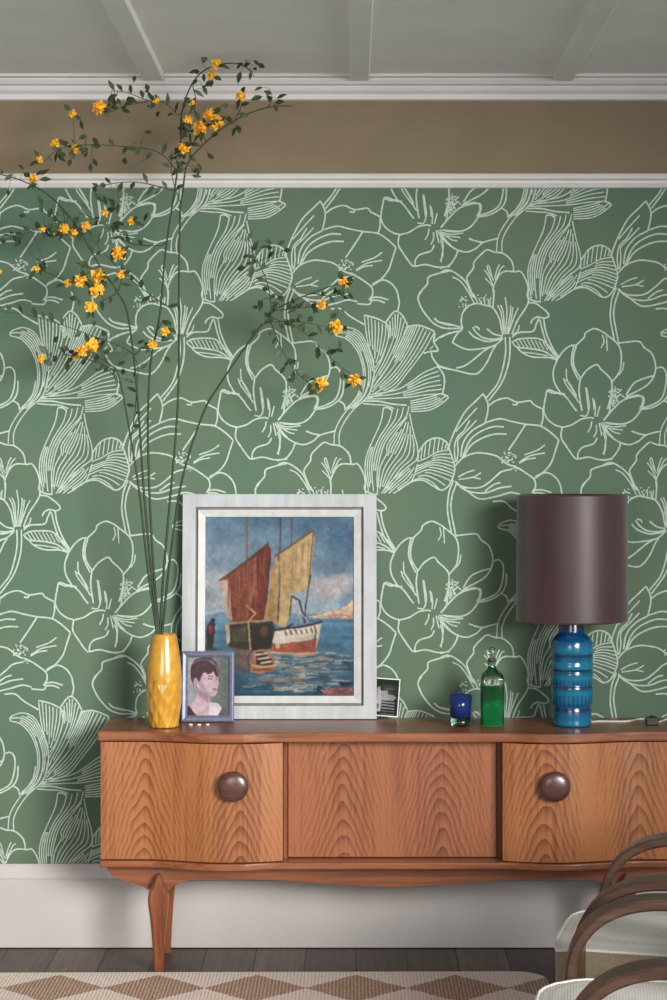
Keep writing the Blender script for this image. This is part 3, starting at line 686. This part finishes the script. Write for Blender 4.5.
def portrait():
    p = Pic(110, 136, (280, 210, 545, 540))
    t = np.clip((p.X-300)/220, 0, 1)[..., None]; p.a = np.array([176,172,178.])*(1-t) + np.array([96,104,100.])*t; p.a *= 1 + .15*p.n[..., None]
    p.jx *= .35; p.jy *= .35
    SK, SH, HR = (206,180,190), (168,138,152), (70,46,56)
    p.poly([(344,372),(425,430),(424,462),(470,466),(500,486),(512,502),(486,540),(296,540),(290,482),(330,452),(346,420)], SK, .08)
    p.poly([(344,380),(420,434),(418,470),(390,452),(352,420)], SH, .08); p.poly([(424,464),(480,468),(506,496),(470,540),(420,540)], (228,214,220), .06)
    p.poly([(280,478),(300,490),(322,520),(345,540),(280,540)], (58,36,52)); p.poly([(506,494),(530,505),(545,540),(478,540)], (96,84,92))
    p.poly([(352,330),(380,284),(440,290),(474,300),(479,330),(484,356),(478,372),(478,384),(472,394),(474,402),(468,416),(456,430),(434,434),(400,420),(356,392),(340,372)], SK, .06)
    p.poly([(352,340),(372,330),(384,372),(420,418),(400,420),(356,392)], SH, .08, .55)
    p.poly([(298,290),(306,252),(332,222),(380,208),(430,212),(466,240),(484,290),(478,318),(462,316),(446,290),(430,304),(410,308),(396,296),(380,300),(366,330),(356,350),(340,330),(330,352),(346,384),(322,374),(304,330)], HR, .35)
    p.line([(310,250),(350,226),(410,226),(450,250)], 9, (150,126,140), .5); p.line([(330,290),(350,262),(400,250)], 5, (104,76,88), .7); p.line([(430,228),(468,262),(476,300)], 7, (170,146,156), .6)
    p.blob(334,352,13,24,(196,168,178),.9,.6); p.line([(332,340),(338,352),(334,368)], 3, SH)
    p.line([(412,322),(430,316),(446,322)], 4, (70,46,56)); p.line([(414,334),(428,331),(440,336)], 5, (52,34,44)); p.line([(462,322),(474,320)], 4, (80,54,64)); p.line([(464,334),(472,334)], 4, (60,40,50))
    p.line([(458,340),(470,366),(462,374),(450,372)], 3, SH); p.line([(440,392),(456,388),(468,392)], 5, (120,64,84)); p.line([(444,400),(464,400)], 3, (150,104,120)); p.line([(400,420),(432,432),(454,428)], 4, SH)
    p.a = blur(p.a, 2)*.78*(1 + .22*(smooth_noise(p.h, p.w, 9, 2)[..., None] - .5))
    Y = -.158; x0, x1 = PX(181, -.15), PX(234, -.15); hw = (x1-x0)/2; h = .2335; s = .00333
    E = empty('photo_frame', ((x0+x1)/2, Y, ZT1+.0025), 'small slate-grey photo frame holding a tinted portrait of a dark-haired woman', 'photo frame', (-.13, 0, 0))
    mb = MB(); bar_frame(mb, hw, h, 0, 1.4*s, .003, 0, .016); bar_frame(mb, hw, h, 1.4*s, 4.2*s, 0, .002, .016); bar_frame(mb, hw, h, 4.2*s, 6.3*s, .002, .008, .016, 1)
    mb.build('frame', [M['portrait_frame'], M['portrait_frame']], E, bevel=.0008)
    p.mesh('portrait_print', -hw+6*s, hw-6*s, 6*s, h-6*s, .009, M['photo'], E)
    mb = MB(); mb.box(-hw+.006, hw-.006, .0162, .019, .006, h-.006); mb.build('backing_board', M['frame_back'], E)
    mb = MB(); a = Vector((0, .019, h*.72)); b = Vector((0, .056, .0105)); w_ = .018
    mb.add([(-w_,a.y,a.z),(w_,a.y,a.z),(w_*1.3,b.y,b.z),(-w_*1.3,b.y,b.z),(-w_,a.y+.003,a.z+.003),(w_,a.y+.003,a.z+.003),(w_*1.3,b.y+.003,b.z),(-w_*1.3,b.y+.003,b.z)], [(0,1,2,3),(4,7,6,5),(0,4,5,1),(1,5,6,2),(2,6,7,3),(3,7,4,0)])
    mb.build('easel_strut', M['frame_back'], E)
portrait()
def postcard():
    p = Pic(70, 96, (100, 120, 430, 545)); p.a[:] = (24,24,24); p.a *= 1 + .6*p.n[..., None]; p.jx *= .5; p.jy *= .5
    p.blob(330,210,90,30,(70,72,70),.8,1.6); p.blob(340,235,60,10,(150,150,148),.6); p.blob(250,380,80,70,(120,118,120),.7,1.6); p.poly([(230,260),(330,250),(410,330),(380,370),(280,370),(220,330)], (196,192,194), .3, .9)
    p.poly([(220,240),(252,236),(260,300),(268,380),(262,500),(214,500),(206,400),(222,320)], (214,208,212), .25); p.blob(238,230,16,18,(190,184,188)); p.poly([(225,410),(245,405),(243,470),(228,470)], (110,106,108))
    p.poly([(320,255),(420,250),(400,300),(330,300)], (44,44,46), .4, .8)
    for k in range(5): p.line([(265,388+k*34),(390,394+k*34)], 13, (170,168,168) if k < 3 else (110,110,110)); 
    p.poly([(200,505),(250,505),(250,545),(200,545)], (30,30,32))
    p.a *= .72
    Y = -.048; s = DW/F*.99; w, h = 36*s, 38.0*s
    # right edge leans: card is turned clockwise in its plane, left part tucked behind the painting
    xr = PX(397.2, Y)
    E = empty('postcard', (xr - w/2 + .002, Y, ZT1 + .0075), 'small black and white photo card tucked beside the white painting frame', 'postcard', (-.06, math.radians(4.2), 0))
    mb = MB(); mb.box(-w/2, w/2, 0, .0008, 0, h); mb.build('card', M['paper_white'], E)
    b = .9*s; o = p.mesh('photo_print', -w/2+b, w/2-b, b, h-b, -.0004, M['photo'], E)
postcard()

# ------------------------------------------------------------------ vase
VY_ = -.262
def vase():
    x = PX(164, VY_); s = (DW+VY_)/F; zt = PZ(633.5, VY_) - ZT1
    pr = [(0.001,.001),(13.2,.001),(14.6,.004),(15.2,.02),(16.4,.05),(17.6,.09),(18.1,.125),(17.9,.16),(17.0,.20),(15.6,.24),(13.7,.275),(12.0,.30),(11.0,zt-.004),(10.9,zt-.001),(10.4,zt),(9.7,zt-.002),(9.4,zt-.02),(10,.28),(13,.2),(8,.05),(.001,.04)]
    pr = [(r*s if r > .01 else r, zz) for r, zz in pr]
    body = catmull(pr[1:13], 7); prof = [pr[0]] + body[:-1] + pr[12:]
    h = .036
    def fn(r, zz, t):
        if r < .03 or zz > .175: return r
        fade = max(0, min(1, (.175-zz)/.03))
        a = t*10/(2*PI); k1 = (a + zz/h*.5) % 1; k2 = (a - zz/h*.5) % 1
        m = max(2*abs(k1-.5), 2*abs(k2-.5))
        return r - .0026*fade*(1 - m)*1.6
    mb = MB(); mb.lathe(prof[:-5], 110, smooth=True, fn=fn); mb.lathe(prof[-6:], 48)
    o = mb.build('vase', M['vase'], loc=(x, VY_, ZT1))
    tag(o, 'tall mustard yellow ceramic vase with faceted lower half on the sideboard', 'vase')
    return x, zt
VXC, VTOP = vase()

# ------------------------------------------------------------------ flowering branches in the vase
def leaf_geo(mb, base, d, n, ln, wd):
    d = d.normalized(); sd = d.cross(n); 
    if sd.length < 1e-3: sd = d.cross(Vector((0,0,1)))
    sd.normalize(); up = sd.cross(d).normalized()
    pts = [base]
    row = [(0,0,0),(.22,.62,.06),(.5,1.,.05),(.78,.55,-.03),(1.0,0,-.12)]
    L_ = [base + d*ln*a + sd*wd*.5*b + up*ln*c for a, b, c in row]; R_ = [base + d*ln*a - sd*wd*.5*b + up*ln*c for a, b, c in row]
    Cn = [base + d*ln*a + up*ln*(c-.05*b) for a, b, c in row]
    mb.add(L_ + Cn + R_, [(0,1,6,5),(1,2,7,6),(2,3,8,7),(3,4,9,8),(5,6,11,10),(6,7,12,11),(7,8,13,12),(8,9,14,13)], 0, True)
def pompom(name, c, r, parent):
    mb = MB()
    for k in range(26):
        zz = 1 - 2*(k+.5)/26; a = k*2.39996; rr = math.sqrt(1-zz*zz)
        d = Vector((rr*math.cos(a), rr*math.sin(a), zz)) + Vector([random.uniform(-.15,.15) for _ in range(3)]); d.normalize()
        leaf_geo(mb, d*r*.12, d, Vector((random.uniform(-1,1), random.uniform(-1,1), .3)), r*random.uniform(.85,1.08), r*.75)
    core = [(r*.45*math.sin(t), -r*.45*math.cos(t)) for t in np.linspace(.02, PI-.02, 7)]
    mb.lathe(core, 10)
    return mb.build(name, M['petal'], parent, loc=c, fix=False)
def branch(label, main, twigs, flowers, leafy, dY, seed):
    """main/twigs: pixel polylines; dY: depth drift towards the tip; flowers: (px,py,r px)."""
    random.seed(seed)
    base = Vector((VXC, VY_, ZT1))
    E = empty('flowering_branch', base, label, 'flower stem', group='yellow flowering branches in the vase')
    n = len(main); stem = MB(); fol = MB(); allp = []
    def conv(poly, y0, y1): 
        q = catmull(poly, 6); m = len(q)
        return [P(a, b, y0 + (y1-y0)*i/(m-1)) - base for i, (a, b) in enumerate(q)]
    m3 = conv(main, VY_, VY_ + dY)
    foot = Vector(((PX(main[0][0], VY_) - VXC)*.2, 0, .06))
    stem.tube([foot] + m3, .0043, .0016, 6); allp += m3
    mw = [p + base for p in m3]
    for tw in twigs:
        # twig root: nearest main-stem (or earlier twig) point in the picture plane
        X0, Z0 = P(tw[0][0], tw[0][1], VY_)[0], P(tw[0][0], tw[0][1], VY_)[2]
        q = min(allp, key=lambda p: (p.x + base.x - X0)**2 + (p.z + base.z - Z0)**2)
        y0 = q.y + base.y; t3 = conv(tw, y0, y0 + random.uniform(-.08, .05)); t3[0] = q
        stem.tube(t3, .0018, .0009, 5); allp += t3
        step = .028; acc = 0
        for a, b in zip(t3[:-1], t3[1:]):
            acc += (b-a).length
            if acc > step*random.uniform(.7, 1.3):
                acc = 0; side = random.choice((-1, 1)); tt = (b-a).normalized()
                d = tt*.5 + Vector((-tt.z, 0, tt.x))*side*random.uniform(.5,1) + Vector((0, random.uniform(-.6,.4), random.uniform(-.35,.1)))
                leaf_geo(fol, b, d, Vector((random.uniform(-.5,.5), -1, random.uniform(-.3,.6))), random.uniform(.024,.044), random.uniform(.012,.02))
    for (lx_, ly_, cnt, spread) in leafy:
        for k in range(cnt):
            ax, ay = lx_ + random.gauss(0, spread), ly_ + random.gauss(0, spread)
            w = P(ax, ay, VY_ + dY*.6) - base
            q = min(allp, key=lambda p: (p.x-w.x)**2 + (p.z-w.z)**2)
            w.y = q.y + random.uniform(-.03, .03)
            if (w-q).length > .004: stem.tube([q, (q+w)/2 + Vector((0,0,.004)), w], .0007, .0005, 4)
            d = (w-q) + Vector((random.uniform(-.03,.03), random.uniform(-.03,.02), random.uniform(-.04,.01)))
            leaf_geo(fol, w, d, Vector((random.uniform(-.5,.5), -1, random.uniform(-.2,.7))), random.uniform(.024,.044), random.uniform(.013,.022))
    for (fx, fy, fr) in flowers:
        w = P(fx, fy, VY_ + dY*.6) - base
        q = min(allp, key=lambda p: (p.x-w.x)**2 + (p.z-w.z)**2); w = Vector((w.x, q.y - .006, w.z))
        if (w-q).length > .004: stem.tube([q, (q+w)/2 + Vector((0,0,.004)), w], .0009, .0007, 4)
        pompom('flower', w, fr*.0041, E)
        for k in range(2):
            d = Vector((random.uniform(-1,1), random.uniform(-.5,.3), random.uniform(-1,.6)))
            leaf_geo(fol, w + d.normalized()*fr*.002, d, Vector((random.uniform(-.5,.5), -1, .4)), random.uniform(.024,.04), random.uniform(.013,.02))
    stem.build('stem', M['bark'], E); fol.build('foliage', M['leafm'], E, fix=False)
branch('shortest flowering branch, ending in a yellow bloom at far left mid-wall', [(157,634),(148,570),(139,490),(131,440),(124,400),(117,372),(106,362),(92,352)], [[(121,385),(104,366),(78,357),(60,355),(43,360)],[(117,372),(100,362),(84,352)],[(131,440),(136,400),(134,356),(90,335),(36,317),(0,311)]],
   [(92,347,7),(86,353,5),(77,356,3.5),(43,359,3.5)], [(60,356,5,6),(100,350,5,8),(120,370,4,6),(98,338,3,5)], -.06, 11)
branch('flowering branch arching over to the top left under the picture rail', [(158,634),(150,560),(143,480),(139,418),(134,360),(127,312),(118,293),(100,266),(72,220),(47,194),(20,180),(-8,172)],
   [[(100,266),(86,274),(70,284)],[(118,293),(104,300),(94,308)],[(72,220),(45,226),(18,236),(-4,240)],[(84,240),(60,232),(38,228)],[(118,293),(122,275),(120,257)],[(60,205),(64,216),(66,230)]],
   [(99,276,6.5),(82,281,6),(98,291,6),(69,284,3.5),(93.5,309,5),(120.5,255,6),(122,275,3.5),(65.5,230,4.5),(74,234,4),(35,180,4),(43,230,3),(2,274,3),(38,270,3)],
   [(60,225,12,14),(30,236,6,10),(36,182,6,7),(92,262,6,10),(40,268,4,6),(98,300,5,8),(12,178,4,8)], -.12, 12)
branch('tallest flowering branch curling right against the ceiling cornice', [(159,634),(153,560),(149,480),(148,418),(151,360),(160,313),(165.5,252),(174.5,191),(180,150),(182,112),(192,84),(205,70),(222,64),(240,64),(252,72)],
   [[(178,172),(158,152),(120,146),(80,145),(58,150),(42,163)],[(181,118),(165,103),(150,101),(128,93),(112,90)],[(150,101),(125,106),(106,114)],[(174,190),(135,182),(102,186),(94,196)],[(168,246),(130,243),(100,222),(78,212)],[(172,309),(151,295),(122,272),(92,240)],[(158,330),(164,320),(168,330)],[(192,84),(196,100),(194,112)],[(240,64),(250,70),(254,76)]],
   [(217,66,4.5),(212,77,4),(104,114,6),(74,115,3.5),(57,145,4),(77,150,4),(42,162,3),(157,102,3),(131,220,3.5),(104,212,3),(167,333,4),(152,344,4),(84.5,225,4)],
   [(205,78,8,7),(244,68,6,5),(115,104,10,9),(90,148,8,9),(140,100,6,7),(120,222,8,12),(155,340,4,7),(100,196,8,9),(128,150,5,8),(70,152,6,8)], -.10, 13)
branch('flowering branch beside the tallest, its tip reaching right below the cornice', [(160,634),(163,580),(170,500),(177,418),(179,350),(179,288),(180,216),(183,190),(187,165),(200,148),(220,130),(245,115),(270,107),(292,106)],
   [[(190,160),(190,140),(186,124)],[(206,142),(202,130)],[(234,121),(240,110),(242,101)],[(268,108),(272,98),(270,90)],[(181,205),(172,176),(172,150)]],
   [(242,100,4.5),(210,116,5.5),(217,124,6),(200,129,6),(190,124,4),(185,149,5),(195,108,3)], [(185,130,8,9),(205,136,8,8),(232,120,6,7),(272,104,6,5),(176,160,8,8),(188,160,6,6)], -.07, 14)
branch('flowering branch leaning right, its blooms hanging above the framed painting', [(162,634),(170,560),(182,480),(203,414),(222,381),(254,335),(272,313),(288,303),(312,293),(337,284)],
   [[(272,313),(268,285),(258,262),(247,241)],[(276,311),(298,308),(320,307)],[(272,318),(294,326),(308,336),(330,357),(355,378)],[(270,320),(280,345),(292,367),(305,380),(316,388)],[(262,325),(272,322),(300,322),(334,328)],[(312,293),(330,296),(352,292)]],
   [(344,284,5),(322,307,4),(336,327,6),(355,380,5.5),(322,384,5.5),(317,389,4)], [(272,314,12,9),(256,255,7,8),(300,308,8,9),(330,356,5,7),(292,366,5,6),(342,292,6,8),(335,318,4,5),(350,374,3,4),(312,384,4,4),(276,252,4,6)], -.05, 15)

# ------------------------------------------------------------------ table lamp
def lamp():
    Y = -.228; x = PX(572, Y); s = (DW+Y)/F
    E = empty('table_lamp', (x, Y, ZT1), 'tall table lamp with blue banded ceramic base and dark brown drum shade', 'lamp')
    def hz(py): return PZ(py, Y-.06) - ZT1
    pr = [(.001,0),(18.6,0),(19.4,.003),(19.6,.01),(19.6,hz(712)),(19.2,hz(709.5)),(18.6,hz(708)),(19.8,hz(706.5)),(20.9,hz(703)),(21.1,hz(690)),(20.9,hz(686.5)),(20.5,hz(686)),(20.9,hz(685)),(21.1,hz(675)),(20.9,hz(673)),(20.3,hz(672)),(20.9,hz(671)),(21,hz(664.5)),(20.2,hz(663)),(20.9,hz(661.5)),(20.9,hz(648)),(20.4,hz(643)),(18.8,hz(639.5)),(15.5,hz(636.6)),(13.4,hz(635)),(13.1,hz(632)),(13.1,hz(614)),(12.4,hz(612)),(.001,hz(612))]
    mb = MB(); mb.lathe([(r*s if r > .01 else r, zz) for r, zz in pr], 64); mb.build('base', M['lamp'], E)['label'] = 'blue and turquoise banded ceramic lamp base'
    z1 = PZ(494.5, Y) - ZT1; z0 = PZ(625, Y-.18) - ZT1; r1, r0 = 55*s, 55.8*s
    mb = MB(); mb.tube([(0,0,hz(612)),(0,0,z1-.05)], .006, n=10); mb.build('stem', M['brass'], E)
    mb = MB(); mb.lathe([(r0-.0015,z0),(r0,z0),(r0,z0+.006),(r1,z1-.006),(r1,z1),(r1-.0025,z1),(r0-.0025,z0),(r0-.0015,z0)], 96)
    sh = mb.build('shade', M['shade'], E)
    mb = MB(); 
    for k in range(3):
        a = k*2*PI/3 + .4; mb.tube([(.005*math.cos(a), .005*math.sin(a), z1-.055), (.06*math.cos(a), .06*math.sin(a), z1-.05), ((r1-.003)*math.cos(a), (r1-.003)*math.sin(a), z1-.012)], .0015, n=5)
    mb.build('spider', M['brass'], sh)
    def w(px, py, yy, lift=0): v = P(px, py, yy); return (v.x - x, yy - Y, lift + .0032)
    mb = MB(); mb.tube(catmull([w(585,0,-.19), w(598,0,-.15), w(618,0,-.155), w(630,0,-.14), w(638,0,-.10), w(646,0,-.10), w(653,0,-.19)], 6), .0036, n=7)
    mb.tube(catmull([w(653,0,-.20), w(661,0,-.15), w(670,0,-.09), w(700,0,-.065)], 6), .0036, n=7)
    c = mb.build('cord', M['cord'], E); c['label'] = 'thin pale power cord trailing along the sideboard top'
    mb = MB(); vx = w(652,0,-.215)
    mb.box(vx[0]-.020, vx[0]+.020, vx[1]-.015, vx[1]+.015, .0005, .026); mb.box(vx[0]-.008, vx[0]+.008, vx[1]-.008, vx[1]+.008, .026, .031)
    mb.build('switch', M['black'], c, bevel=.004)['label'] = 'black inline cord switch'
lamp()

# ------------------------------------------------------------------ bottle, glass, shells
def rsq(h, r, n=6):
    out = []
    for cx, cy, a0 in ((h-r,h-r,0),(-h+r,h-r,PI/2),(-h+r,-h+r,PI),(h-r,-h+r,1.5*PI)):
        for k in range(n):
            a = a0 + k/(n-1)*PI/2; out.append((cx + r*math.cos(a), cy + r*math.sin(a)))
    return out
def bottle():
    Y = -.235; x = PX(492, Y); s = (DW+Y)/F; hw = 11.6*s
    E = empty('glass_bottle', (x, Y, ZT1), 'clear glass decanter bottle half full of bright green liquid beside the lamp', 'bottle')
    def hz(py): return PZ(py, Y-.035) - ZT1
    secs = [(hw*.93,.3,.0005),(hw,.3,.004),(hw,.3,hz(680)),(hw*.97,.4,hz(677)),(hw*.8,.6,hz(674)),(hw*.52,.9,hz(671.5)),(hw*.36,1,hz(669.5)),(hw*.35,1,hz(663.5)),(hw*.42,1,hz(662.5)),(hw*.42,1,hz(661.3))]
    def ring(h, rf, zz): return [(a, b, zz) for a, b in rsq(h, h*rf*.999)]
    mb = MB(); rows = [ring(*q) for q in secs]; mb.grid(rows, 0, True, True); mb.add(rows[0], [tuple(range(24))])
    inner = [(max(.002, h - .0022 - (.0008 if i < 2 else 0)), rf, max(zz, .006) if i else .006) for i, (h, rf, zz) in enumerate(secs)]; inner[1] = (inner[1][0], .3, .0075)
    ri = [ring(*q) for q in inner]; mb.grid(ri[::-1], 0, True, True); mb.add(ri[0], [tuple(range(24))[::-1]]); mb.grid([rows[-1], ri[-1]], 0, False, True)
    mb.build('bottle_body', M['glass'], E)
    mb = MB(); lh = hw - .0026; rl = [ring(lh*.97,.3,.0066), ring(lh,.3,.009), ring(lh,.3,hz(686))]; mb.grid(rl, 0, True, True); mb.add(rl[0], [tuple(range(24))]); mb.add(rl[-1], [tuple(range(24))]); mb.build('liquid', M['liquid'], E)['label'] = 'bright green liquid'
    mb = MB(); q = lambda r: r*s
    mb.lathe([(.0005,hz(664)),(q(2.6),hz(664)),(q(3.2),hz(661.2)),(q(4.4),hz(661)),(q(4.4),hz(660)),(q(2.6),hz(659)),(q(3.0),hz(657)),(q(3.9),hz(654)),(q(3.6),hz(651)),(q(2.4),hz(648.6)),(.0005,hz(648))], 24)
    mb.build('stopper', M['glass'], E)
    mb = MB(); mb.lathe([(q(4.5),hz(662.6)),(q(4.7),hz(662.2)),(q(4.7),hz(661.4)),(q(4.5),hz(661))], 24); mb.build('seal_ring', M['black'], E)
bottle()
def tumbler():
    Y = -.245; x = PX(460.5, Y); s = (DW+Y)/F
    E = empty('drinking_glass', (x, Y, ZT1), 'small cobalt blue glass tumbler with heavy dark base, left of the bottle', 'glass')
    h = PZ(695, Y) - ZT1; zb = .030
    mb = MB(); ro = lambda zz: (9.4 + 2.6*zz/h)*s
    mb.lathe([(.0005,zb+.0005),(ro(zb),zb+.0005),(ro(h*.6),h*.6),(ro(h),h),(ro(h)-.0022,h),(ro(h*.6)-.0026,h*.6),(ro(zb)-.004,zb+.006),(.0005,zb+.005)], 48)
    mb.build('bowl', M['blue_glass'], E)['label'] = 'cobalt blue glass bowl'
    mb = MB(); mb.lathe([(.0005,.0005),(ro(0)-.002,.0005),(ro(0),.003),(ro(zb),zb),(.0005,zb)], 48); mb.build('glass_base', M['dark_glass'], E)['label'] = 'thick dark greenish glass base'
tumbler()
for i, (a, lab) in enumerate(((190.5,'leftmost of three tiny pale beads in front of the photo frame'),(199,'middle one of three tiny pale beads in front of the photo frame'),(207.5,'rightmost of three tiny pale beads in front of the photo frame'))):
    mb = MB(); prof = [(.0072*math.sin(t)**.8, .0034*(1-math.cos(t))) for t in np.linspace(.03, PI-.03, 9)]
    mb.lathe(prof, 16, fn=lambda r, zz, t: r*(1 + .10*math.cos(t) + .05*math.cos(7*t)))
    o = mb.build('bead', M['bead'], loc=(PX(a,-.23), -.232 - .004*(i == 1), ZT1)); o.rotation_euler = (0,0,.7*i)
    tag(o, lab, 'bead', 'tiny pale beads on the sideboard top')

# ------------------------------------------------------------------ armchairs
def make_chair(cx, cy, ang, gap, label, rise=.21):
    E = empty('armchair', (cx, cy, .012), label, 'armchair', (0,0,-math.radians(ang)), 'bentwood armchairs at lower right')
    zo = -.012
    a_, b_, zc = .25, rise, .39 + zo; th, dp = .027, .088
    path = [(0, 0), (0, .2), (0, zc-.04)]
    for k in range(0, 33):
        t = PI - k/32*PI; c, s_ = math.cos(t), math.sin(t); e = 2/2.35
        path.append((a_ + a_*math.copysign(abs(c)**e, c), zc + b_*abs(s_)**e))
    path += [(2*a_, zc-.04), (2*a_+.01, .2), (2*a_+.03, 0)]
    pp = resample(path, 90); d = np.gradient(pp, axis=0); d /= np.linalg.norm(d, axis=1)[:, None]
    for sy in (-1, 1):
        y0 = sy*gap/2 - dp/2; rows = []
        for i, (p, t) in enumerate(zip(pp, d)):
            nx, nz = t[1], -t[0]            # inward normal
            i0 = (p[0], p[1]); i1 = (p[0] + nx*th, p[1] + nz*th)
            e = .006
            rows.append([(i0[0]+nx*e, y0, i0[1]+nz*e), (i0[0], y0+e, i0[1]), (i0[0], y0+dp-e, i0[1]), (i0[0]+nx*e, y0+dp, i0[1]+nz*e), (i1[0]-nx*e, y0+dp, i1[1]-nz*e), (i1[0], y0+dp-e, i1[1]), (i1[0], y0+e, i1[1]), (i1[0]-nx*e, y0, i1[1]-nz*e)])
        mb = MB(); mb.grid(rows, 0, False, True); mb.add(rows[0], [tuple(range(8))]); mb.add(rows[-1], [tuple(range(8))])
        mb.build('bentwood_arm', M['bentwood'], E)
    # seat: upholstered box with crowned, piped top
    hw = gap/2 - .046; x0, x1 = -.064, .47; zt = .405 + zo
    mb = MB(); n = 14; rows = []
    for i in range(n+1):
        u = i/n; row = []
        for j in range(n+1):
            v = j/n; ex = min(u, 1-u)*2; ev = min(v, 1-v)*2
            zz = zt + .022*(1-(1-ex)**3)*(1-(1-ev)**3) - .004*(1 - min(1, ex*6))
            row.append((x0 + (x1-x0)*u + (1-u)*(.085 if v > .5 else .018)*abs(2*v-1)**5, -hw + 2*hw*v, zz))
        rows.append(row)
    mb.grid(rows, 0, True); mb.build('seat', M['weave'], E, fix=False)
    per = [r[0] for r in rows] + rows[-1][1:] + [r[-1] for r in rows[::-1]][1:] + rows[0][::-1][1:-1]
    mb = MB(); mb.grid([per, [(a, b, zt-.095) for a, b, c in per]], 0, False, True); mb.add([(a, b, zt-.095) for a, b, c in per], [tuple(range(len(per)))])
    mb.build('seat_border', M['seat_side'], E)
    mb = MB(); mb.tube([(a, b, c) for a, b, c in per] + [per[0]], .0045, n=6); mb.build('piping', M['weave'], E)
    # sprung back, raked
    bw = hw - .002; mb = MB(); rows = []
    for i in range(13):
        t = i/12; xx = .44 + .17*t; zz = .42 + .29*t; rows.append([(xx - .03*math.sin(PI*j/10)*(1-.5*t), -bw + 2*bw*j/10, zz) for j in range(11)])
    bk = [[(x + .085, y, zz - .03) for x, y, zz in r] for r in rows]
    mb.grid(rows, 0, True); mb.grid(bk, 0, True); mb.grid([rows[0], bk[0]], 0, True); mb.grid([rows[-1], bk[-1]], 0, True); mb.grid([[r[0] for r in rows], [r[0] for r in bk]], 0, True); mb.grid([[r[-1] for r in rows], [r[-1] for r in bk]], 0, True)
    mb.build('backrest', M['weave'], E)
    for sx in (.03, .43):
        mb = MB(); mb.box(sx, sx+.03, -gap/2+.02, gap/2-.02, zt-.125, zt-.096); mb.build('cross_rail', M['bentwood'], E)
make_chair(.632, -1.40, 14, .575, 'cream armchair with bentwood loop arms nearer the sideboard', .222)
make_chair(.484, -2.17, 7, .615, 'cream armchair with bentwood loop arms in the bottom right corner, nearest the camera')

# ------------------------------------------------------------------ light, world, camera
def area(name, loc, tgt, sx, sy, power, col, spread=180):
    l = bpy.data.lights.new(name, 'AREA'); l.shape = 'RECTANGLE'; l.size = sx; l.size_y = sy; l.energy = power; l.color = col; l.spread = math.radians(spread)
    o = bpy.data.objects.new(name, l); COL.objects.link(o); o.location = loc
    o.rotation_euler = (Vector(tgt) - Vector(loc)).to_track_quat('-Z', 'Y').to_euler(); return o
area('window_light', (2.7, -6.0, 2.35), (-1.25, 0, 1.0), 2.4, 1.8, 66, (1.0, .985, .95), 50)
area('rear_fill_light', (-1.5, -6.6, 1.8), (-1.45, 0, 1.9), 2.0, 1.6, 17, (1.0, .985, .96), 70)  # added fill lamp behind the camera, stands for no known window
w = bpy.data.worlds.new('room_ambience'); S.world = w; w.use_nodes = True
w.node_tree.nodes['Background'].inputs[0].default_value = (.86, .92, 1.0, 1); w.node_tree.nodes['Background'].inputs[1].default_value = .28
cam = bpy.data.cameras.new('camera'); co = bpy.data.objects.new('camera', cam); COL.objects.link(co)
co.location = (0, -DW, H); co.rotation_euler = (PI/2, 0, 0)
cam.sensor_fit = 'VERTICAL'; cam.sensor_height = 36; cam.sensor_width = 24; cam.lens = 36*F/1000
cam.shift_x = -(VX - 333.5)/1000; cam.shift_y = (VY - 500)/1000
cam.clip_end = 50
S.camera = co
S.view_settings.view_transform = 'Standard'; S.view_settings.look = 'None'; S.view_settings.exposure = 0
